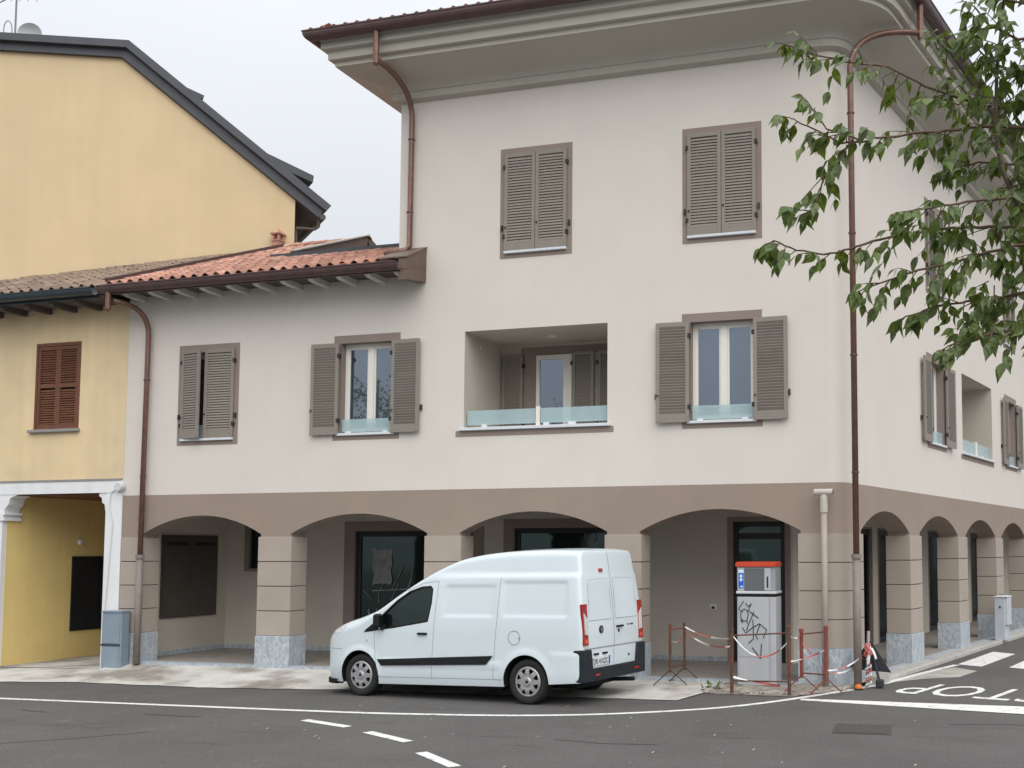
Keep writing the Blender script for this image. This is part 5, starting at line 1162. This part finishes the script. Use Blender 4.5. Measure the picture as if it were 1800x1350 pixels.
MB().bbox(-0.20, 0.23, -0.15, -0.09, 0.34, 0.95, 0.01).build('meter_door', 'junction_grey', JC)
MB().bbox(-0.24, 0.24, -0.16, 0.14, 0.96, 0.985, 0.006).build('cap', 'white_paint', JC); MB().box(-0.235, -0.219, -0.01, 0.02, 0.72, 0.77).build('latch', 'black_plastic', JC)
VP = thing('vent_pipe', 'beige vent pipe with T-shaped top standing against the corner pier', 'pipe', (-0.36, -0.17, -0.09))
MB().tube([(0, 0, 0), (0, 0, 2.75)], 0.048, 14).build('stem', 'beige_pipe', VP, smooth=True)
MB().tube([(0, 0, 2.68), (0, 0, 2.90)], 0.058, 14).tube([(0, 0, 2.90), (0, 0, 2.95)], [0.058, 0.05], 14).build('collar', 'beige_cap', VP)
MB().tube([(-0.145, 0, 2.99), (0.14, 0, 2.99)], 0.05, 14).build('cross_head', 'beige_cap', VP); MB().tube([(0.138, 0, 2.99), (0.143, 0, 2.99)], 0.04, 14).build('cross_opening', 'ink', VP)
MH = thing('manhole_cover', 'rusty square manhole cover set in the asphalt near the stop line', 'manhole cover', (0.67, -3.8, zr(0)), 0.09)
MB().box(-0.33, 0.33, -0.36, 0.36, -0.05, 0.006).build('frame', 'manhole', MH); MB().box(-0.28, 0.28, -0.31, 0.31, -0.05, 0.012).build('plate', 'manhole', MH)
# ------------------------------------------------------------------ barriers, tape, sign
def post(parent, p, h, r=0.022, m='rust', feet=True, dirv=(1, 0), spread=0.26):
    p = Vector(p); MB().tube([p + Vector((0, 0, 0.2 if feet else 0)), p + Vector((0, 0, h))], r, 8).build('post', m, parent)
    if feet:
        d = Vector((*dirv, 0)).normalized()
        for sg in (-1, 1): MB().bar(p + Vector((0, 0, 0.24)), p + d*sg*spread + Vector((0, 0, 0.01)), 0.03, 0.012).build('foot', 'iron' if m == 'rust' else m, parent)
def trestle(label, p, q, hp, hq, m, feet, dirv, bars, r=0.022):
    zg = -0.055; c_ = ((p[0]+q[0])/2, (p[1]+q[1])/2, zg)
    t = thing('barrier_trestle', label, 'barrier', c_, 0, 'rusty steel barriers before the corner')
    P = Vector((*p, zg)) - Vector(c_); Q = Vector((*q, zg)) - Vector(c_)
    post(t, P, hp, r, m, feet, dirv); post(t, Q, hq, r, m, feet, dirv)
    for b, mm in bars: MB().tube([P + Vector((0, 0, b*hp)), Q + Vector((0, 0, b*hq))], 0.012, 6).build('rail', mm, t)
    for k_, hh_ in ((P, hp), (Q, hq)): MB().lathe([(0.0, 0.02), (r*1.25, 0.015), (r*1.3, -0.03), (r, -0.03)], 8, 'z', k_ + Vector((0, 0, hh_))).build('post_cap', m, t)
    return t
TA, TB = (-2.72, -0.46), (-2.62, -0.02)
trestle('rusty barrier with splayed feet nearest the white van', TA, TB, 0.92, 0.92, 'rust', True, (0.93, 0.35), [(0.93, 'rust_red'), (0.30, 'rust')])
TC, TD = (-1.60, -1.02), (-0.74, -1.05)
trestle('brown rusty barrier frame right in front of the red-lidded grey cabinet', TC, TD, 0.92, 0.98, 'rust', False, (1, 0), [(0.90, 'rust'), (0.19, 'rust')], 0.026)
TE, TF = (-0.64, -0.62), (-0.22, -0.95)
trestle('red painted barrier with splayed feet before the corner pier', TE, TF, 0.90, 0.97, 'rust_red', True, (0.85, 0.5), [(0.93, 'rust_red'), (0.30, 'rust_red')], 0.028)
def tape(label, p, q, sag, seg=0.24, w=0.055, ph=0):
    p, q = Vector(p), Vector(q); L_ = (q - p).length; n = max(10, int(L_/0.045)); base = p
    t = thing('barrier_tape', label, 'tape', base, 0, 'red and white barrier tape')
    rows = []
    for i in range(n + 1):
        s_ = i/n; c_ = p.lerp(q, s_) - base; c_.z -= sag*4*s_*(1 - s_); tw = 0.9*math.sin(5.0*s_ + ph) + 0.3
        d = (q - p).normalized(); sdv = Vector((-d.y, d.x, 0)); up = Vector((0, 0, 1))*math.cos(tw) + sdv*math.sin(tw); ww = w*(0.30 + 0.25*abs(math.cos(3*s_ + ph)))
        rows.append((c_ + up*ww/2, c_ - up*ww/2))
    runs = []
    for i in range(n):
        k = int((i/n*L_)/seg + ph) % 2
        if not runs or runs[-1][0] != k: runs.append((k, MB()))
        runs[-1][1].quad(rows[i][0], rows[i+1][0], rows[i+1][1], rows[i][1])
    for k, mb in runs: mb.build('red_stretch' if k else 'white_stretch', 'tape_red' if k else 'tape_white', t, recalc=False)
zt = 0.80
tape('tape strand drooping between the barrier by the van and the cabinet barrier', (*TB, zt + .02), (*TC, 0.73), 0.06, 0.5, ph=0.4)
tape('lower tape strand slanting down to the brown barrier frame', (*TB, zt - .04), (*TC, 0.62), 0.10, 0.45, ph=1.3)
tape('short tape strand looped across the barrier by the van', (*TA, zt - .14), (*TB, zt - .06), 0.10, 0.2, ph=0.2)
tape('tape strand sagging across the front of the graffiti cabinet', (*TC, 0.80), (*TD, 0.72), 0.28, 0.36, ph=0.1)
tape('tape strand lying low along the brown frame near the ground', (*TC, 0.18), (*TD, 0.06), 0.02, 0.42, 0.075, ph=0.3)
tape('short tape strand joining the brown frame to the red barrier', (*TD, 0.80), (*TE, 0.76), 0.04, 0.3, ph=0.0)
tape('tape strand crossing low from the brown frame to the red barrier', (*TD, 0.42), (*TF, 0.60), 0.03, 0.28, ph=0.4)
tape('tape strand hanging diagonally across the red barrier', (*TE, 0.66), (*TF, 0.30), 0.0, 0.3, ph=1.2)
SG = Vector((0.26, 0.08, -0.045))
tape('upper tape strand from the red barrier to the leaning road sign', (*TF, 0.30), (SG.x, SG.y, 0.52), 0.09, 0.3, ph=0.2)
tape('lower tape strand from the red barrier to the leaning road sign', (*TE, 0.60), (SG.x, SG.y, 0.50), 0.36, 0.34, ph=0.3)
RS = thing('road_sign', 'dark back of a triangular road sign leaning beside the corner downpipe', 'road sign', SG)
tri = [(-0.33, 0.26), (0.36, 0.22), (0.03, 0.72)]
pl_ = MB().prism(tri, lambda p, q, d: (p*0.92 - q*0.02, d + 0.10*(0.7 - q), q), 0.0, 0.02); pl_.build('plate', 'sign_back', RS)
MB().tube([(-0.03, -0.03, 0.0), (0.0, 0.0, 0.84)], 0.024, 8).build('pole', 'pole_grey', RS)
MB().tube([(0.02, 0.05, 0.62), (0.16, 0.02, 0.05)], 0.02, 8).build('prop_leg', 'sign_back', RS); MB().bbox(0.10, 0.22, -0.05, 0.06, 0.0, 0.12, 0.015).build('foot_block', 'sign_back', RS)
random.seed(17)
for k in range(9):
    a = random.uniform(0, 6.28); z = 0.56 + random.uniform(-.06, .10); l_ = random.uniform(.08, .3)
    p = Vector((0.05*math.cos(a), -0.05 - 0.03*random.random(), z)); q = p + Vector((random.uniform(-.10, .12), random.uniform(-.05, .01), -l_)); md = (p + q)/2 + Vector((random.uniform(-.06, .06), -0.03, 0.02))
    m = MB(); pts = arc_pts(p, md, q, 6)
    for u_, v_ in zip(pts, pts[1:]): m.quad(u_ + Vector((-.014, 0, 0)), u_ + Vector((.014, .01, .012)), v_ + Vector((.014, .01, .012)), v_ + Vector((-.014, 0, 0)))
    m.build('tape_end', 'tape_white' if k % 2 else 'tape_red', RS, recalc=False)
for k in range(5):
    z = 0.03 + 0.06*k; MB().tube([(-0.05, -0.05, z), (0.04, -0.06, z + .04), (0.03, -0.05, z + .07)], 0.014, 5).build('tape_wrap', 'tape_red' if k % 2 else 'tape_white', RS)
OL = thing('warning_lamp', 'small orange lamp base lying at the foot of the corner downpipe', 'lamp', (0.13, -0.17, -0.05))
MB().lathe([(0.0, 0.0), (0.055, 0.0), (0.058, 0.03), (0.04, 0.065), (0.0, 0.075)], 16, 'z').build('lens', 'orange_rag', OL); MB().lathe([(0.0, 0.010), (0.068, 0.010), (0.068, -0.01)], 16, 'z').build('base', 'black_plastic', OL)
CB = thing('concrete_block', 'rough pale concrete footing lying at the kerb below the leaning sign', 'block', fw('r', 0.78, -0.24, zr(0)), TH)
MB().prism([(-0.28, -0.14), (0.30, -0.11), (0.33, 0.10), (-0.25, 0.13)], lambda p, q, d: (p*(1 - 0.12*(d > .05)), q*(1 - 0.15*(d > .05)), d), 0.0, 0.13).build('footing', 'concrete_right', CB)

# ------------------------------------------------------------------ leaves, weed, trees
def leaf_mesh(name, m, l=1.0, w=0.36, fold=0.22, droop=0.14):
    pr_ = [(0.0, 0.0), (0.10, 0.55), (0.26, 0.95), (0.42, 1.0), (0.60, 0.72), (0.78, 0.34), (1.0, 0.0)]; mb = MB(); mid = []; le = []; ri = []
    for t, k in pr_:
        z = -droop*t*t; mid.append((t*l, 0, z*l)); le.append((t*l, k*w*l/2, z*l + fold*k*w*l/2)); ri.append((t*l, -k*w*l/2, z*l + fold*k*w*l/2))
    for i in range(len(pr_) - 1):
        mb.quad(mid[i], mid[i+1], le[i+1], le[i]); mb.quad(mid[i], ri[i], ri[i+1], mid[i+1])
    return mb
random.seed(4)
WD = thing('weed', 'small green weed growing in the rubble at the pavement end', 'plant', (-2.02, -0.62, zr(-2) + 0.02))
wm = leaf_mesh('leaf', None, 1.0, 0.34).mesh('leaf', 'leaf_weed', recalc=False)
for k in range(26):
    o = link('leaf', wm, WD, (random.uniform(-.12, .12), random.uniform(-.08, .08), random.uniform(0, .07))); s_ = random.uniform(.06, .12); o.scale = (s_,)*3
    o.rotation_euler = (random.uniform(-.6, .6), random.uniform(-1.2, -.1), random.uniform(0, 6.28))
BR = {
'C': [(2.878, -9.494, 4.145), (2.526, -9.51, 4.114), (2.241, -9.563, 4.127), (2.027, -9.572, 4.131), (1.804, -9.598, 4.111), (1.562, -9.673, 4.061), (1.425, -9.692, 4.013), (1.235, -9.649, 3.993), (1.064, -9.722, 4.025), (0.915, -9.749, 4.092), (0.833, -9.698, 4.077)],
'B': [(2.791, -9.788, 3.977), (2.519, -9.787, 3.931), (2.289, -9.841, 3.876), (2.094, -9.848, 3.831), (1.872, -9.913, 3.781), (1.681, -9.894, 3.737), (1.518, -9.892, 3.682)],
'A': [(2.789, -9.658, 3.703), (2.514, -9.67, 3.65), (2.29, -9.701, 3.603), (2.131, -9.77, 3.591), (1.951, -9.735, 3.577), (1.773, -9.767, 3.515)],
'D': [(2.834, -9.338, 4.886), (2.546, -9.403, 4.945), (2.253, -9.378, 5.02), (1.911, -9.467, 5.151), (1.661, -9.493, 5.31), (1.356, -9.527, 5.374), (1.155, -9.573, 5.436), (1.018, -9.58, 5.496)],
'E': [(2.815, -9.631, 4.664), (2.469, -9.647, 4.745), (2.186, -9.712, 4.74), (2.006, -9.696, 4.744), (1.661, -9.744, 4.725), (1.494, -9.829, 4.704), (1.297, -9.857, 4.776), (1.179, -9.88, 4.961)],
'F': [(1.55, -9.751, 4.708), (1.391, -9.814, 4.687), (1.243, -9.825, 4.775), (1.101, -9.876, 4.849), (1.032, -9.871, 4.882)],
'G': [(1.465, -9.809, 4.707), (1.345, -9.818, 4.564), (1.274, -9.802, 4.48), (1.235, -9.801, 4.389), (1.172, -9.774, 4.26), (1.075, -9.806, 4.275)],
'H': [(2.815, -9.94, 5.177), (2.513, -9.981, 5.163), (2.346, -9.997, 5.268), (2.254, -10.043, 5.38)],
'H2': [(2.822, -9.675, 4.999), (2.512, -9.661, 5.081), (2.337, -9.682, 5.17), (2.216, -9.713, 5.324)],
'I': [(2.773, -9.843, 3.379), (2.472, -9.865, 3.357), (2.236, -9.934, 3.339), (2.045, -9.902, 3.284)],
'J': [(2.75, -9.4, 4.469), (2.5, -9.463, 4.549), (2.248, -9.516, 4.576), (2.025, -9.479, 4.553)],
'K': [(2.794, -9.868, 4.239), (2.491, -9.975, 4.18), (2.185, -9.953, 4.179), (1.98, -10.008, 4.145), (1.809, -10.049, 4.122)],
'L': [(2.254, -9.422, 4.978), (2.109, -9.418, 5.194), (2.008, -9.437, 5.378), (1.969, -9.517, 5.454)],
'N': [(2.624, -9.8, 5.453), (2.488, -9.871, 5.549), (2.317, -9.85, 5.735)],
'M': [(3.057, -9.635, 3.6), (2.728, -9.654, 3.946), (2.492, -9.694, 4.212), (2.4, -9.761, 4.421), (2.363, -9.744, 4.69), (2.379, -9.824, 5.028), (2.434, -9.87, 5.483), (2.493, -9.842, 5.787)]}
TREE = thing('street_tree', 'leafy green tree branches hanging in front of the building at upper right', 'tree', (3.75, -9.3, zr(0)))
tb = Vector((3.75, -9.3, zr(0)))
def loc_(p): return Vector(p) - tb
MB().tube([loc_(p) for p in ((3.75, -9.3, -0.06), (3.72, -9.32, 0.8), (3.68, -9.35, 1.8), (3.62, -9.4, 2.7), (3.6, -9.45, 3.8), (3.64, -9.5, 5.2), (3.7, -9.5, 6.6))], [0.17, 0.14, 0.125, 0.115, 0.085, 0.06, 0.03], 12).build('trunk', 'bark', TREE, smooth=True)
def on_trunk(z): return Vector((3.62, -9.42, z))
random.seed(77)
LEAVES = []            # (point, direction, size, roll)
def leaf_at(p, d, s_, roll): LEAVES.append((Vector(p), Vector(d), s_, roll))
tw = MB()
def twig(p, d, length, dens=1.0, droop=0.7):
    p = Vector(p); d = Vector(d).normalized(); n = max(3, int(length/0.05)); pts = [p]; sidev = 1
    for i in range(n):
        d = (d + Vector((0, 0, -droop*0.10)) + Vector((random.uniform(-.12, .12), random.uniform(-.12, .12), random.uniform(-.08, .08)))).normalized()
        p = p + d*(length/n); pts.append(p)
        h = d.cross(Vector((0, 0, 1)))
        if h.length < 0.1: h = Vector((random.uniform(-1, 1), random.uniform(-1, 1), 0))
        h.normalize()
        if random.random() < dens:
            ld = (d*random.uniform(.3, .9) + h*sidev*random.uniform(.35, 1.0) + Vector((0, 0, -random.uniform(.35, 1.5)))).normalized()
            leaf_at(p, ld, random.uniform(.075, .145), random.uniform(-.9, .9))
        sidev = -sidev
    leaf_at(p, (d + Vector((0, 0, -.6))).normalized(), random.uniform(.08, .12), random.uniform(-.6, .6))
    tw.tube(pts, [0.0045*(1 - 0.7*i/len(pts)) for i in range(len(pts))], 4, False)
def interp(pts, s_):
    k = s_*(len(pts) - 1); i = min(int(k), len(pts) - 2); return Vector(pts[i]).lerp(Vector(pts[i+1]), k - i), (Vector(pts[i+1]) - Vector(pts[i])).normalized()
DENS = dict(C=27, B=22, A=19, D=28, E=25, F=6, G=9, H=16, H2=18, I=16, J=15, K=17, L=9, N=12, M=17)
for k, pts in BR.items():
    P_ = [Vector(p) for p in pts]
    if k not in 'FGLNM' or k == 'M':
        st_ = on_trunk(min(6, P_[0].z - 0.35)); P_ = [st_] + P_
    elif k == 'N': P_ = [Vector(BR['M'][-2])] + P_
    r0 = 0.022 if k == 'M' else 0.011 if k not in 'FGLN' else 0.006
    sp = []
    for i in range(len(P_)*4 - 3): sp.append(interp(P_, i/(len(P_)*4 - 4))[0] + Vector((0, 0, random.uniform(-.006, .006))))
    MB().tube([loc_(p) for p in sp], [r0*(1 - 0.75*i/len(sp)) + 0.0016 for i in range(len(sp))], 6, False).build('branch', 'bark' if k == 'M' else 'twig', TREE, smooth=True)
    for i in range(DENS[k]):
        s_ = (i + random.random())/DENS[k]; p, d = interp(pts, s_)
        h = d.cross(Vector((0, 0, 1))).normalized(); e = random.choice((-1, 1))
        dv = d*random.uniform(.1, .8) + h*e*random.uniform(.2, .8) + Vector((0, 0, random.uniform(-.6, .35)))
        twig(p, dv, (random.uniform(.12, .34) if s_ < 0.55 else random.uniform(.10, .22)) if s_ < 0.85 else random.uniform(.07, .14), 0.9)
    twig(pts[-1], (Vector(pts[-1]) - Vector(pts[-2])), 0.05, 1.0)
for i in range(62):        # fuller mass towards the trunk
    k = random.choice(('A', 'B', 'C', 'D', 'E', 'J', 'K', 'H2', 'I', 'M', 'H')); p, d = interp(BR[k], random.uniform(0, .42 if k != 'M' else .8))
    p = p + Vector((random.uniform(-.10, .14), random.uniform(-.25, .25), random.uniform(-.05, .12)))
    twig(p, Vector((random.uniform(-1, .6), random.uniform(-1, 1), random.uniform(-.7, .3))), random.uniform(.18, .36), 0.95)
# further crown outside the picture, so the tree stays a tree from other positions
n_frame = len(LEAVES)
for k, pts in BR.items():
    if k in 'FGLN': continue
    for i in range(13):
        p = on_trunk(min(6, pts[0][2] - 0.35)).lerp(Vector(pts[0]), random.uniform(.1, .95))
        twig(p, Vector((random.uniform(-.6, .6), random.uniform(-1, 1), random.uniform(-.6, .5))), random.uniform(.2, .4), 0.95)
for i in range(330):
    p = Vector((3.72, -9.4, 5.0)) + Vector((random.gauss(0.25, .75), random.gauss(-0.1, .8), random.gauss(0.3, .9)))
    if p.x < 3.0 + 0.22*max(0, 5.2 - p.z): continue
    twig(p, Vector((random.uniform(-1, 1), random.uniform(-1, 1), random.uniform(-.5, .3))), random.uniform(.15, .35), 0.9)
tw2 = MB(); tw2.v = [tuple(loc_(p)) for p in tw.v]; tw2.f = tw.f; stuff(tw2.build('twigs', 'twig', TREE, recalc=False))
LM = [leaf_mesh('leaf', None, 1.0, w, f_, d_) for w, f_, d_ in ((0.47, 0.25, 0.16), (0.43, 0.4, 0.25), (0.52, 0.15, 0.08))]
LME = [l.mesh('leaf', 'leaf', recalc=False) for l in LM]
def leaf_matrix(p, d, s_, roll):
    x = d.normalized(); z = Vector((0.5*math.sin(roll*7), -0.75, 0.6)) if abs(x.z) < 0.92 else Vector((math.sin(roll*2), -1, 0.2)); y = z.cross(x).normalized(); z = x.cross(y)
    M_ = Matrix(((x.x, y.x, z.x), (x.y, y.y, z.y), (x.z, y.z, z.z))) @ Matrix.Rotation(roll, 3, 'X')
    return Matrix.LocRotScale(loc_(p), M_.to_quaternion(), Vector((s_,)*3))
order = list(range(n_frame)); random.shuffle(order); single = set(order[:299]); massm = MB()
for i, (p, d, s_, roll) in enumerate(LEAVES):
    M_ = leaf_matrix(p, d, s_, roll)
    if i in single:
        o = link('leaf', LME[i % 3], TREE); o.matrix_local = M_
    else:
        b = LM[i % 3]; massm.add([M_ @ Vector(v) for v in b.v], b.f)
stuff(massm.build('crown', 'leaf_mass', TREE, recalc=False))
# trees across the square behind the viewer, seen only mirrored in the window panes
def far_tree(label, x, y, hgt, rad, seed):
    random.seed(seed); t = thing('square_tree', label, 'tree', (x, y, -0.3))
    MB().tube([(0, 0, 0), (0.05, 0.02, hgt*.3), (0, 0.05, hgt*.6), (0.08, 0, hgt*.9)], [0.2, 0.15, 0.09, 0.03], 8).build('trunk', 'bark', t, smooth=True)
    for k in range(7):
        a = k*0.9; MB().tube([(0, 0, hgt*(.3 + .05*k)), (rad*.45*math.cos(a), rad*.45*math.sin(a), hgt*(.48 + .05*k)), (rad*.8*math.cos(a), rad*.8*math.sin(a), hgt*(.55 + .06*k))], [0.07, 0.04, 0.01], 6).build('branch', 'bark', t)
    m = MB(); cl = [(Vector((random.gauss(0, 1), random.gauss(0, 1), random.gauss(0, 1))).normalized()*random.uniform(.35, 1.0), random.uniform(.25, .5)) for _ in range(46)]
    for c_, r_ in cl:
        for _ in range(60):
            p = Vector((c_.x*rad, c_.y*rad, hgt*.66 + c_.z*hgt*.36)) + Vector((random.gauss(0, r_), random.gauss(0, r_), random.gauss(0, r_*.8)))
            d = Vector((random.uniform(-1, 1), random.uniform(-1, 1), random.uniform(-1.2, .2))).normalized(); h = d.cross(Vector((random.uniform(-1, 1), random.uniform(-1, 1), random.uniform(-1, 1)))).normalized(); s_ = random.uniform(.12, .2)
            m.quad(p, p + d*s_*.45 + h*s_*.22, p + d*s_, p + d*s_*.45 - h*s_*.22)
    stuff(m.build('crown', 'leaf_mass', t, recalc=False))
far_tree('leafy tree mirrored in the panes of the open-shuttered window beside the loggia', -19.5, -17.5, 9.4, 3.2, 5)
far_tree('leafy tree across the square mirrored low in the loggia door', -14.6, -19.5, 8.2, 2.2, 6)
far_tree('leafy tree across the square mirrored in the shop windows', -8.0, -30.0, 7.5, 3.6, 7)
